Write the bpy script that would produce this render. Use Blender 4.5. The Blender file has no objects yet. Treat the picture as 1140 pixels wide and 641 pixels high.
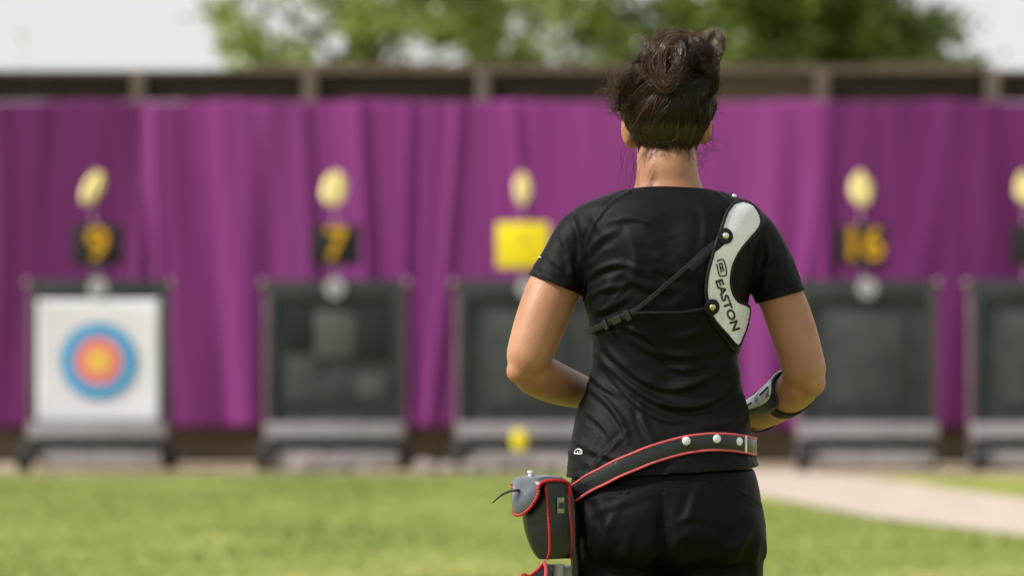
import bpy, bmesh, math, random
import numpy as np
from mathutils import Vector, Matrix, noise
from mathutils.bvhtree import BVHTree
R = math.radians
random.seed(7); rng = np.random.default_rng(7)
scene = bpy.context.scene
COL = scene.collection

# ------------------------------------------------------------------ camera
CAMZ = 1.17; F = 3300.0; TILT = R(1.24)
cam_d = bpy.data.cameras.new('camera'); cam = bpy.data.objects.new('camera', cam_d); COL.objects.link(cam)
cam.location = (0, 0, CAMZ); cam.rotation_euler = (R(90) + TILT, 0, 0)
cam_d.sensor_width = 36; cam_d.lens = 36 * F / 1140; cam_d.clip_end = 3000; cam_d.clip_start = 0.1
cam_d.dof.use_dof = True; cam_d.dof.focus_distance = 4.95; cam_d.dof.aperture_fstop = 2.9
cam_d.dof.aperture_blades = 0
scene.camera = cam
# ------------------------------------------------------------------ world, sun, exposure
SUN_EL, SUN_AZ = R(43), R(-108)          # azimuth clockwise from +Y
w = bpy.data.worlds.new('World'); scene.world = w; w.use_nodes = True
nt = w.node_tree; nt.nodes.clear()
out = nt.nodes.new('ShaderNodeOutputWorld')
sky = nt.nodes.new('ShaderNodeTexSky'); sky.sky_type = 'NISHITA'; sky.sun_disc = False
sky.sun_elevation = SUN_EL; sky.sun_rotation = SUN_AZ
sky.dust_density = 4; sky.air_density = 1.0
bg1 = nt.nodes.new('ShaderNodeBackground'); bg1.inputs[1].default_value = 0.07
bg2 = nt.nodes.new('ShaderNodeBackground')
tc = nt.nodes.new('ShaderNodeTexCoord'); nz = nt.nodes.new('ShaderNodeTexNoise')
nz.inputs['Scale'].default_value = 2.2; nz.inputs['Detail'].default_value = 4
cr = nt.nodes.new('ShaderNodeValToRGB')
cr.color_ramp.elements[0].position = 0.3; cr.color_ramp.elements[0].color = (0.66, 0.665, 0.675, 1)
cr.color_ramp.elements[1].position = 0.7; cr.color_ramp.elements[1].color = (0.80, 0.80, 0.79, 1)
nt.links.new(tc.outputs['Generated'], nz.inputs['Vector']); nt.links.new(nz.outputs['Fac'], cr.inputs[0])
nt.links.new(cr.outputs[0], bg2.inputs[0]); bg2.inputs[1].default_value = 1.04
nt.links.new(sky.outputs[0], bg1.inputs[0])
add = nt.nodes.new('ShaderNodeMixShader'); add.inputs[0].default_value = 0.88
nt.links.new(bg1.outputs[0], add.inputs[1]); nt.links.new(bg2.outputs[0], add.inputs[2]); nt.links.new(add.outputs[0], out.inputs[0])
sun_d = bpy.data.lights.new('sun', 'SUN'); sun_d.energy = 4.8; sun_d.angle = R(3.0); sun_d.color = (1, 0.955, 0.90)
sun = bpy.data.objects.new('sun', sun_d); COL.objects.link(sun)
sdir = Vector((math.sin(SUN_AZ) * math.cos(SUN_EL), math.cos(SUN_AZ) * math.cos(SUN_EL), math.sin(SUN_EL)))
sun.rotation_euler = sdir.to_track_quat('Z', 'Y').to_euler()
scene.view_settings.view_transform = 'Standard'; scene.view_settings.look = 'None'
scene.view_settings.exposure = 0.30; scene.view_settings.gamma = 1
scene.render.engine = 'CYCLES'; scene.cycles.use_denoising = True
scene.cycles.max_bounces = 6; scene.cycles.transparent_max_bounces = 8

# ------------------------------------------------------------------ pixel -> world
cT, sT = math.cos(TILT), math.sin(TILT)
def ray(px, py):
    a, b = (px - 570) / F, (320.5 - py) / F
    return Vector((a, cT - b * sT, sT + b * cT))
def P(px, py, Y=5.0):
    d = ray(px, py); return Vector((0, 0, CAMZ)) + d * (Y / d.y)
def PX(v):   # world -> pixel (numpy Nx3)
    v = np.asarray(v, float); x, y, z = v[:, 0], v[:, 1], v[:, 2] - CAMZ
    dep = y * cT + z * sT; up = -y * sT + z * cT
    return np.stack([570 + F * x / dep, 320.5 - F * up / dep], 1)

# ------------------------------------------------------------------ materials
def mat(name, col, rough=0.6, spec=0.5, metal=0.0, col2=None, nscale=20, bump=0.0, bscale=200, sheen=0, coat=0, sss=0, detail=5, stretch=(1, 1, 1), ramp=(0.35, 0.65)):
    m = bpy.data.materials.new(name); m.use_nodes = True; n = m.node_tree; b = n.nodes['Principled BSDF']
    b.inputs['Base Color'].default_value = (*col, 1); b.inputs['Roughness'].default_value = rough
    b.inputs['Specular IOR Level'].default_value = spec; b.inputs['Metallic'].default_value = metal
    b.inputs['Sheen Weight'].default_value = sheen; b.inputs['Coat Weight'].default_value = coat
    if sss: b.inputs['Subsurface Weight'].default_value = sss; b.inputs['Subsurface Radius'].default_value = (0.012, 0.005, 0.003); b.inputs['Subsurface Scale'].default_value = 1.0
    t = n.nodes.new('ShaderNodeTexCoord'); mp = n.nodes.new('ShaderNodeMapping'); mp.inputs['Scale'].default_value = stretch
    n.links.new(t.outputs['Object'], mp.inputs[0])
    if col2:
        z = n.nodes.new('ShaderNodeTexNoise'); z.inputs['Scale'].default_value = nscale; z.inputs['Detail'].default_value = detail
        r = n.nodes.new('ShaderNodeValToRGB'); r.color_ramp.elements[0].position, r.color_ramp.elements[1].position = ramp
        r.color_ramp.elements[0].color = (*col, 1); r.color_ramp.elements[1].color = (*col2, 1)
        n.links.new(mp.outputs[0], z.inputs[0]); n.links.new(z.outputs['Fac'], r.inputs[0]); n.links.new(r.outputs[0], b.inputs['Base Color'])
    if bump:
        z = n.nodes.new('ShaderNodeTexNoise'); z.inputs['Scale'].default_value = bscale; z.inputs['Detail'].default_value = 3
        bp = n.nodes.new('ShaderNodeBump'); bp.inputs['Strength'].default_value = bump; bp.inputs['Distance'].default_value = 0.002
        n.links.new(mp.outputs[0], z.inputs[0]); n.links.new(z.outputs['Fac'], bp.inputs['Height']); n.links.new(bp.outputs[0], b.inputs['Normal'])
    return m
M = {}
M['grass'] = mat('grass', (0.165, 0.19, 0.04), 0.95, 0.05, col2=(0.29, 0.30, 0.088), nscale=1.3, bump=1.0, bscale=40, detail=8)
M['path'] = mat('path', (0.37, 0.315, 0.27), 0.95, 0.1, col2=(0.46, 0.395, 0.34), nscale=3, detail=8)
M['verge'] = mat('verge', (0.24, 0.19, 0.13), 0.95, 0.1, col2=(0.40, 0.33, 0.25), nscale=2.2, detail=8)
M['board'] = mat('board', (0.022, 0.016, 0.012), 0.8, 0.2, col2=(0.05, 0.037, 0.028), nscale=3, stretch=(1, 1, 12))
M['board2'] = mat('board2', (0.085, 0.062, 0.042), 0.8, 0.2, col2=(0.12, 0.09, 0.065), nscale=3, stretch=(1, 1, 12))
M['post'] = mat('post', (0.09, 0.07, 0.055), 0.8, 0.2, col2=(0.15, 0.118, 0.094), nscale=5, stretch=(4, 4, 1))
M['kick'] = mat('kick', (0.12, 0.095, 0.068), 0.9, 0.1, col2=(0.18, 0.145, 0.11), nscale=2, stretch=(1, 1, 6))
M['frame'] = mat('frame', (0.022, 0.026, 0.026), 0.5, 0.4, col2=(0.032, 0.037, 0.036), nscale=6)
M['net1'] = mat('net1', (0.04, 0.044, 0.042), 0.8, 0.2, col2=(0.06, 0.064, 0.062), nscale=4)
M['net2'] = mat('net2', (0.065, 0.066, 0.064), 0.8, 0.2, col2=(0.09, 0.09, 0.088), nscale=4)
M['ledge'] = mat('ledge', (0.25, 0.235, 0.25), 0.5, 0.4, col2=(0.30, 0.285, 0.30), nscale=4)
M['lower'] = mat('lower', (0.22, 0.20, 0.20), 0.7, 0.3, col2=(0.30, 0.28, 0.28), nscale=4)
M['pink'] = mat('pink', (0.26, 0.18, 0.21), 0.5, 0.4, col2=(0.20, 0.14, 0.17), nscale=6)
M['white'] = mat('white', (0.75, 0.75, 0.76), 0.6, 0.3, col2=(0.68, 0.68, 0.70), nscale=8)
M['paper'] = mat('paper', (0.70, 0.68, 0.74), 0.8, 0.2, col2=(0.65, 0.63, 0.69), nscale=3)
M['rubber'] = mat('rubber', (0.015, 0.015, 0.015), 0.8, 0.3, col2=(0.03, 0.03, 0.03), nscale=10)
M['signblack'] = mat('signblack', (0.008, 0.008, 0.009), 0.6, 0.3, col2=(0.014, 0.014, 0.014), nscale=10)
M['yellow'] = mat('yellow', (0.60, 0.33, 0.01), 0.5, 0.3, col2=(0.50, 0.26, 0.01), nscale=8)
M['yellowboard'] = mat('yellowboard', (0.86, 0.70, 0.01), 0.5, 0.3, col2=(0.78, 0.62, 0.01), nscale=5)
M['flag'] = mat('flag', (0.80, 0.66, 0.24), 0.7, 0.2, col2=(0.84, 0.74, 0.42), nscale=9)
M['rblue'] = mat('rblue', (0.005, 0.30, 0.62), 0.8, 0.2, col2=(0.005, 0.26, 0.56), nscale=9)
M['rlblue'] = mat('rlblue', (0.06, 0.42, 0.72), 0.8, 0.2, col2=(0.05, 0.39, 0.68), nscale=9)
M['rred'] = mat('rred', (0.72, 0.16, 0.20), 0.8, 0.2, col2=(0.66, 0.13, 0.17), nscale=9)
M['rred2'] = mat('rred2', (0.74, 0.24, 0.20), 0.8, 0.2, col2=(0.7, 0.22, 0.18), nscale=9)
M['rgold'] = mat('rgold', (0.80, 0.50, 0.10), 0.8, 0.2, col2=(0.76, 0.46, 0.09), nscale=9)
M['stone'] = mat('stone', (0.15, 0.13, 0.125), 0.9, 0.2, col2=(0.30, 0.26, 0.25), nscale=7, bump=0.6, bscale=30)
M['leafA'] = mat('leafA', (0.17, 0.23, 0.05), 0.3, 0.6, col2=(0.36, 0.42, 0.11), nscale=1.1)
M['leafB'] = mat('leafB', (0.06, 0.105, 0.028), 0.3, 0.6, col2=(0.29, 0.37, 0.08), nscale=1.0)
for k_ in ('leafA', 'leafB'):
    n = M[k_].node_tree; b = n.nodes['Principled BSDF']; tl = n.nodes.new('ShaderNodeBsdfTranslucent'); mx = n.nodes.new('ShaderNodeMixShader'); mx.inputs[0].default_value = .4
    n.links.new(b.inputs['Base Color'].links[0].from_socket, tl.inputs[0]); n.links.new(b.outputs[0], mx.inputs[1]); n.links.new(tl.outputs[0], mx.inputs[2]); n.links.new(mx.outputs[0], n.nodes['Material Output'].inputs[0])
M['bark'] = mat('bark', (0.05, 0.035, 0.022), 0.9, 0.2, col2=(0.09, 0.065, 0.045), nscale=6, stretch=(3, 3, 1))
M['metal'] = mat('metal', (0.35, 0.35, 0.36), 0.5, 0.5, col2=(0.28, 0.28, 0.29), nscale=5)
M['skin'] = mat('skin', (0.27, 0.122, 0.064), 0.48, 0.35, col2=(0.39, 0.195, 0.112), nscale=9, bump=0.3, bscale=420, sss=0.2, detail=10, ramp=(.36, .64))
n = M['skin'].node_tree; b = n.nodes['Principled BSDF']; vo = n.nodes.new('ShaderNodeTexVoronoi'); vo.inputs['Scale'].default_value = 22; rp = n.nodes.new('ShaderNodeValToRGB'); mxx = n.nodes.new('ShaderNodeMixRGB'); mxx.blend_type = 'MULTIPLY'; mxx.inputs[0].default_value = 1
rp.color_ramp.elements[0].position = .03; rp.color_ramp.elements[0].color = (.42, .30, .25, 1); rp.color_ramp.elements[1].position = .055; rp.color_ramp.elements[1].color = (1, 1, 1, 1)
tcx = n.nodes.new('ShaderNodeTexCoord'); n.links.new(tcx.outputs['Object'], vo.inputs['Vector']); n.links.new(vo.outputs['Distance'], rp.inputs[0]); src_ = b.inputs['Base Color'].links[0].from_socket
n.links.new(src_, mxx.inputs[1]); n.links.new(rp.outputs[0], mxx.inputs[2]); n.links.new(mxx.outputs[0], b.inputs['Base Color'])
M['shirt'] = mat('shirt', (0.0018, 0.0017, 0.0023), 0.55, 0.125, col2=(0.0028, 0.0027, 0.0034), nscale=60, bump=0.25, bscale=1400)
M['trouser'] = mat('trouser', (0.0014, 0.0014, 0.0017), 0.55, 0.10, col2=(0.0022, 0.0021, 0.0025), nscale=60, bump=0.3, bscale=900)
M['stitch'] = mat('stitch', (0.035, 0.035, 0.04), 0.7, 0.3, col2=(0.03, 0.03, 0.034), nscale=60)
M['guardwhite'] = mat('guardwhite', (0.60, 0.61, 0.66), 0.55, 0.35, col2=(0.72, 0.73, 0.78), nscale=35, bump=0.5, bscale=500, detail=8)
M['binding'] = mat('binding', (0.004, 0.004, 0.007), 0.6, 0.25, col2=(0.008, 0.008, 0.011), nscale=40, bump=0.4, bscale=900)
M['strap'] = mat('strap', (0.006, 0.006, 0.007), 0.6, 0.25, col2=(0.012, 0.012, 0.013), nscale=90, bump=0.5, bscale=1500)
M['buckle'] = mat('buckle', (0.012, 0.012, 0.013), 0.3, 0.5, col2=(0.02, 0.02, 0.02), nscale=50)
M['rivet'] = mat('rivet', (0.75, 0.75, 0.78), 0.28, 0.5, metal=0.9, col2=(0.6, 0.6, 0.62), nscale=60)
M['brass'] = mat('brass', (0.55, 0.50, 0.25), 0.3, 0.5, metal=0.9, col2=(0.45, 0.40, 0.2), nscale=60)
M['stud'] = mat('stud', (0.72, 0.74, 0.80), 0.35, 0.5, metal=0.2, col2=(0.62, 0.64, 0.70), nscale=60)
M['ink'] = mat('ink', (0.012, 0.012, 0.015), 0.5, 0.3, col2=(0.03, 0.03, 0.033), nscale=300)
M['leather'] = mat('leather', (0.0035, 0.0055, 0.0085), 0.24, 0.55, col2=(0.007, 0.010, 0.014), nscale=30, bump=0.35, bscale=420)
M['flapl'] = mat('flap_leather', (0.03, 0.038, 0.05), 0.25, 0.8, col2=(0.05, 0.062, 0.08), nscale=30, bump=0.3, bscale=420, coat=0.6)  # paler, bluer leather: sky reflection on the flap put into its colour
M['piping'] = mat('piping', (0.50, 0.085, 0.10), 0.45, 0.4, col2=(0.42, 0.06, 0.075), nscale=80, bump=0.3, bscale=600)
M['lace'] = mat('lace', (0.48, 0.012, 0.018), 0.45, 0.4, col2=(0.34, 0.008, 0.012), nscale=120)
M['tag'] = mat('tag', (0.12, 0.14, 0.06), 0.3, 0.6, col2=(0.28, 0.30, 0.16), nscale=120)
M['tube'] = mat('tube', (0.34, 0.35, 0.37), 0.45, 0.4, col2=(0.42, 0.43, 0.45), nscale=30)
M['guardblue'] = mat('guardblue', (0.010, 0.012, 0.075), 0.35, 0.5, col2=(0.012, 0.012, 0.03), nscale=70)
M['guardpl'] = mat('guardpl', (0.80, 0.83, 0.92), 0.35, 0.5, col2=(0.10, 0.13, 0.30), nscale=38, detail=2, ramp=(.60, .66))
M['shoe'] = mat('shoe', (0.03, 0.03, 0.035), 0.6, 0.4, col2=(0.05, 0.05, 0.055), nscale=40)
M['lip'] = mat('lip', (0.40, 0.14, 0.12), 0.4, 0.4, col2=(0.36, 0.13, 0.11), nscale=40)
M['eye'] = mat('eye', (0.7, 0.7, 0.7), 0.2, 0.5, col2=(0.6, 0.6, 0.6), nscale=10)
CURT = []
for i, (a, b) in enumerate([((0.122, 0.020, 0.106), (0.146, 0.026, 0.126)), ((0.195, 0.033, 0.170), (0.222, 0.043, 0.192)), ((0.215, 0.036, 0.188), (0.245, 0.047, 0.212)), ((0.126, 0.019, 0.110), (0.154, 0.026, 0.132))]):  # sheets differ slightly; outer two also carry painted edge vignetting and shading
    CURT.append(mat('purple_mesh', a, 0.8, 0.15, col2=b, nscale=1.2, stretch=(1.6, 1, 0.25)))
# hair: tint attribute drives colour
hm = bpy.data.materials.new('hair'); hm.use_nodes = True; n = hm.node_tree; b = n.nodes['Principled BSDF']
at = n.nodes.new('ShaderNodeAttribute'); at.attribute_name = 'tint'; r = n.nodes.new('ShaderNodeValToRGB')
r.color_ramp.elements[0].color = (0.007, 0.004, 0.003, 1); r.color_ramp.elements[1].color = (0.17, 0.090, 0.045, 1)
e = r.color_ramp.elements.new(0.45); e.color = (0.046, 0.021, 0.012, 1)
n.links.new(at.outputs['Fac'], r.inputs[0]); n.links.new(r.outputs[0], b.inputs['Base Color'])
b.inputs['Roughness'].default_value = 0.33; b.inputs['Specular IOR Level'].default_value = 0.42
M['hair'] = hm

# ------------------------------------------------------------------ mesh helpers
def link(o, parent=None):
    COL.objects.link(o)
    if parent is not None: o.parent = parent
    return o
def tag(o, label=None, cat=None, group=None, kind=None):
    if label: o['label'] = label
    if cat: o['category'] = cat
    if group: o['group'] = group
    if kind: o['kind'] = kind
    return o
def empty(name, loc=(0, 0, 0), **k):
    o = bpy.data.objects.new(name, None); o.location = loc; o.empty_display_size = 0.1; link(o); tag(o, **k); return o
def np_mesh(name, V, Fq, m, parent=None, smooth=True):
    me = bpy.data.meshes.new(name); V = np.asarray(V, np.float32); Fq = np.asarray(Fq, np.int32); k = Fq.shape[1]
    me.vertices.add(len(V)); me.vertices.foreach_set('co', V.ravel())
    me.loops.add(Fq.size); me.loops.foreach_set('vertex_index', Fq.ravel())
    me.polygons.add(len(Fq)); me.polygons.foreach_set('loop_start', np.arange(0, Fq.size, k, dtype=np.int32))
    me.polygons.foreach_set('use_smooth', np.full(len(Fq), smooth))
    me.update(calc_edges=True); me.materials.append(m)
    return link(bpy.data.objects.new(name, me), parent)
class MB:
    def __init__(s): s.v = []; s.f = []
    def add(s, V, Fs):
        o = len(s.v); s.v += [tuple(x) for x in V]; s.f += [tuple(i + o for i in f) for f in Fs]; return s
    def box(s, c, d, rot=None, bev=0.0):
        bm = bmesh.new(); bmesh.ops.create_cube(bm, size=1)
        for v in bm.verts: v.co = Vector((v.co.x * d[0], v.co.y * d[1], v.co.z * d[2]))
        if bev: bmesh.ops.bevel(bm, geom=bm.edges[:], offset=bev, segments=2, affect='EDGES', profile=0.6)
        for v in bm.verts: v.co = (rot @ v.co if rot else v.co) + Vector(c)
        bm.verts.index_update(); s.add([v.co[:] for v in bm.verts], [[v.index for v in f.verts] for f in bm.faces]); bm.free(); return s
    def cyl(s, a, b, r, r2=None, n=24):
        return s.tube([a, b], [r, r if r2 is None else r2], n, sub=1)
    def tube(s, pts, rad, n=14, sub=6, cap=True, flat=None):
        V, Fs = tube(pts, rad, n, sub, cap, flat); return s.add(V, Fs)
    def sphere(s, c, r, u=20, v=12, rot=None):
        r = (r, r, r) if isinstance(r, (int, float)) else r; V = []; Fs = []
        for i in range(v + 1):
            th = math.pi * i / v
            for j in range(u):
                ph = 2 * math.pi * j / u
                q = Vector((r[0] * math.sin(th) * math.cos(ph), r[1] * math.sin(th) * math.sin(ph), r[2] * math.cos(th)))
                V.append((rot @ q if rot else q) + Vector(c))
        for i in range(v):
            for j in range(u): Fs.append((i * u + j, (i + 1) * u + j, (i + 1) * u + (j + 1) % u, i * u + (j + 1) % u))
        return s.add(V, Fs)
    def build(s, name, m, parent=None, smooth=True, loc=None, auto=None):
        me = bpy.data.meshes.new(name); me.from_pydata(s.v, [], s.f); me.materials.append(m)
        bm = bmesh.new(); bm.from_mesh(me); bmesh.ops.remove_doubles(bm, verts=bm.verts, dist=1e-6); bmesh.ops.recalc_face_normals(bm, faces=bm.faces); bm.to_mesh(me); bm.free()
        if smooth:
            me.polygons.foreach_set('use_smooth', [True] * len(me.polygons)); me.set_sharp_from_angle(angle=R(40))
        o = link(bpy.data.objects.new(name, me), parent)
        if loc is not None: o.location = loc
        return o
def catmull(p, sub):
    p = np.asarray(p, float)
    if sub <= 1 or len(p) < 3: 
        if sub <= 1: return p
        return np.array([p[0] + (p[-1] - p[0]) * t for t in np.linspace(0, 1, sub + 1)])
    q = np.vstack([2 * p[0] - p[1], p, 2 * p[-1] - p[-2]]); o = []
    for i in range(1, len(q) - 2):
        for k in range(sub):
            t = k / sub; a, b, c, d = q[i - 1], q[i], q[i + 1], q[i + 2]
            o.append(0.5 * ((2 * b) + (-a + c) * t + (2 * a - 5 * b + 4 * c - d) * t * t + (-a + 3 * b - 3 * c + d) * t ** 3))
    o.append(p[-1]); return np.array(o)
def tube(pts, rad, n=14, sub=6, cap=True, flat=None):
    A = np.array([[*p[:3], r] for p, r in zip(pts, rad)] if not isinstance(rad, (int, float)) else [[*p[:3], rad] for p in pts], float)
    A = catmull(A, sub); p = A[:, :3]; rr = A[:, 3]; T = np.gradient(p, axis=0); T /= np.linalg.norm(T, axis=1)[:, None] + 1e-12
    u = np.cross(T[0], [0, 0, 1.0]); 
    if np.linalg.norm(u) < 0.1: u = np.cross(T[0], [1.0, 0, 0])
    u /= np.linalg.norm(u); V = []
    for i in range(len(p)):
        u = u - T[i] * np.dot(u, T[i]); u /= np.linalg.norm(u); v = np.cross(T[i], u)
        for j in range(n):
            a = 2 * math.pi * j / n; V.append(p[i] + rr[i] * (math.cos(a) * u + math.sin(a) * v * (flat or 1)))
    Fs = [(i * n + j, i * n + (j + 1) % n, (i + 1) * n + (j + 1) % n, (i + 1) * n + j) for i in range(len(p) - 1) for j in range(n)]
    if cap: Fs += [tuple(range(n))[::-1], tuple((len(p) - 1) * n + j for j in range(n))]
    return V, Fs
def ring(xl, xr, z, yb, yf, n=72, e=2.3):
    cx, cy, rx, ry = (xl + xr) / 2, (yb + yf) / 2, (xr - xl) / 2, (yf - yb) / 2; o = []
    for j in range(n):
        a = 2 * math.pi * j / n; c, s_ = math.cos(a), math.sin(a)
        o.append((cx + rx * math.copysign(abs(c) ** (2 / e), c), cy + ry * math.copysign(abs(s_) ** (2 / e), s_), z))
    return o
def loft(rings):
    n = len(rings[0]); V = [p for r_ in rings for p in r_]
    Fs = [(i * n + j, i * n + (j + 1) % n, (i + 1) * n + (j + 1) % n, (i + 1) * n + j) for i in range(len(rings) - 1) for j in range(n)]
    return V, Fs + [tuple(range(n))[::-1], tuple((len(rings) - 1) * n + j for j in range(n))]
def loft_px(rows, inset=0.0, sub=4, e=2.3, n=72):
    A = catmull(np.array(rows, float), sub); rs = []
    for py, xl, xr, yb, yf in A:
        a, c = P(xl, py), P(xr, py); rs.append(ring(a.x + inset, c.x - inset, a.z, 5 + yb + inset, 5 + yf - inset, n, e))
    return loft(rs)
def union(mb, voxel, it=4):
    me = bpy.data.meshes.new('tmp'); me.from_pydata(mb.v, [], mb.f)
    bm = bmesh.new(); bm.from_mesh(me); bmesh.ops.recalc_face_normals(bm, faces=bm.faces); bm.to_mesh(me); bm.free()
    o = link(bpy.data.objects.new('tmp', me)); rm = o.modifiers.new('r', 'REMESH'); rm.mode = 'VOXEL'; rm.voxel_size = voxel; rm.adaptivity = 0
    sm = o.modifiers.new('s', 'SMOOTH'); sm.iterations = it; sm.factor = 0.5
    dg = bpy.context.evaluated_depsgraph_get(); res = bpy.data.meshes.new_from_object(o.evaluated_get(dg), depsgraph=dg)
    bpy.data.objects.remove(o); return res
def bvh_of(me):
    return BVHTree.FromPolygons([v.co[:] for v in me.vertices], [p.vertices[:] for p in me.polygons])
def text_mesh(body, size=1.0, offset=0.0, extrude=0.0):
    c = bpy.data.curves.new('t', 'FONT'); c.body = body; c.size = size; c.offset = offset; c.extrude = extrude; c.align_x = 'CENTER'; c.align_y = 'CENTER'
    o = link(bpy.data.objects.new('t', c)); dg = bpy.context.evaluated_depsgraph_get(); me = bpy.data.meshes.new_from_object(o.evaluated_get(dg), depsgraph=dg)
    V = [v.co.copy() for v in me.vertices]; Fs = [tuple(p.vertices) for p in me.polygons]; bpy.data.objects.remove(o); bpy.data.meshes.remove(me); return V, Fs
def seg_dist(Q, poly):   # Q Nx2, polyline -> signed distance and arclength fraction
    best = np.full(len(Q), 1e9); sg = np.zeros(len(Q)); fr = np.zeros(len(Q)); poly = np.asarray(poly, float); L = np.r_[0, np.cumsum(np.linalg.norm(np.diff(poly, axis=0), axis=1))]
    for i in range(len(poly) - 1):
        a, b = poly[i], poly[i + 1]; d = b - a; ll = np.dot(d, d); t = np.clip(((Q - a) @ d) / ll, 0, 1); q = Q - (a + t[:, None] * d); di = np.linalg.norm(q, axis=1)
        m = di < best; best[m] = di[m]; sg[m] = np.sign(d[0] * q[m, 1] - d[1] * q[m, 0]); fr[m] = (L[i] + t[m] * math.sqrt(ll)) / L[-1]
    return best, sg, fr

# ------------------------------------------------------------------ ground
def sheet(name, pts, z, m, **k):
    mb = MB(); mb.add([(x, y, z) for x, y in pts], [tuple(range(len(pts)))]); o = mb.build(name, m, smooth=False); tag(o, kind='structure', **k); return o
sheet('lawn', [(-400, -60), (400, -60), (400, 900), (-400, 900)], 0.0, M['grass'])
sheet('verge', [(-30, 28.3), (-8, 28.5), (-3.5, 28.2), (0, 28.5), (3, 28.1), (9, 28.4), (30, 28.2), (30, 31.6), (-30, 31.6)], 0.004, M['verge'])
def G(px, py):
    d = ray(px, py); t = -CAMZ / d.z; return (d.x * t, d.y * t)
sheet('path', [G(700, 530), G(848, 552), G(973, 576), G(1140, 597), G(1240, 614), G(1500, 660), G(1560, 625), G(1300, 583), G(1140, 556), G(973, 533), G(900, 527), G(700, 520)], 0.008, M['path'])

NB = 90000; gx = rng.uniform(-5.5, 5.5, NB); gy = rng.uniform(14.5, 28.5, NB); gh = rng.uniform(.015, .034, NB) * (1 + .5 * np.sin(gx * 1.7 + np.sin(gy)) * np.sin(gy * .9)); ga = rng.uniform(0, 6.28, NB); gl = rng.uniform(-.03, .03, (NB, 2))
_e1, _e2 = G(848, 554), G(1140, 597); _f1, _f2 = G(973, 533), G(1140, 556)
lo = np.interp(gx, [_e1[0] - .3, _e2[0]][::1] if _e1[0] < _e2[0] else [_e2[0], _e1[0]], [_e1[1], _e2[1]] if _e1[0] < _e2[0] else [_e2[1], _e1[1]])
gk = ~((gx > _e1[0] - .6) & (gy > lo - .15 + .12 * np.sin(gx * 9) + rng.normal(size=NB) * .08)) ; gx, gy, gh, ga, gl = gx[gk], gy[gk], gh[gk], ga[gk], gl[gk]; m_ = len(gx)
wv_ = .006; b0 = np.stack([gx - np.cos(ga) * wv_, gy - np.sin(ga) * wv_, np.zeros(m_)], 1); b1 = np.stack([gx + np.cos(ga) * wv_, gy + np.sin(ga) * wv_, np.zeros(m_)], 1); b2 = np.stack([gx + gl[:, 0], gy + gl[:, 1], gh], 1)
M['blade'] = mat('blade', (0.14, 0.20, 0.042), 0.6, 0.3, col2=(0.235, 0.295, 0.075), nscale=0.6, detail=6)
tag(np_mesh('grass', np.stack([b0, b1, b2], 1).reshape(-1, 3), np.arange(m_ * 3).reshape(-1, 3), M['blade'], smooth=False), 'short mown green grass growing across the lawn', 'grass', kind='stuff')

# ------------------------------------------------------------------ timber wall
WY = 31.5
root = empty('timber_wall', (0, WY, 0), label='long dark brown timber wall of horizontal boards behind the purple sheets', cat='wall')
posts = [-225, -35, 155, 345, 538, 727, 915, 1105, 1295]
for i in range(len(posts) - 1):
    a, b_ = P(posts[i], 82, WY), P(posts[i + 1], 82, WY); mb = MB(); H = a.z; nb = 14
    for k in range(nb):
        z0, z1 = H * k / nb, H * (k + 1) / nb
        mb.box(((a.x + b_.x) / 2, 0.06 + random.uniform(0, .012), (z0 + z1) / 2), (b_.x - a.x - 0.002, 0.05, z1 - z0 - 0.012), bev=0.004)
    mb.build('board_panel', M['board2'] if i == 5 else M['board'], root)
for px in posts:
    a = P(px, 80, WY); MB().box((a.x, -0.02, (a.z) / 2), (0.15, 0.11, a.z), bev=0.01).build('post', M['post'], root)
MB().box((0, 0.05, P(0, 82, WY).z + 0.02), (22, 0.16, 0.035), bev=0.004).build('cap_rail', M['post'], root)
MB().box((0, -0.05, 0.19), (22, 0.05, 0.38), bev=0.006).build('kick_board', M['kick'], root)
# lower brown boarding further back
root = empty('boundary_fence', (0, 41, 0), label='weathered pale brown board fence standing beyond the timber wall under the trees', cat='fence')
x0, x1 = P(205, 70, 41).x, P(1093, 70, 41).x; zt = P(0, 69, 41).z; mb = MB(); k = 0; x = x0
while x < x1:
    hh = zt - random.uniform(0, .05) - (0.35 * max(0, 1 - (x - x0) / 0.8)); mb.box((x + .07, 0, hh / 2), (.135, .03, hh)); x += .15
mb.build('boards', M['post'], root); MB().box(((x0 + x1) / 2, .05, 2), (x1 - x0, .06, .1)).build('rail', M['board2'], root)

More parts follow.
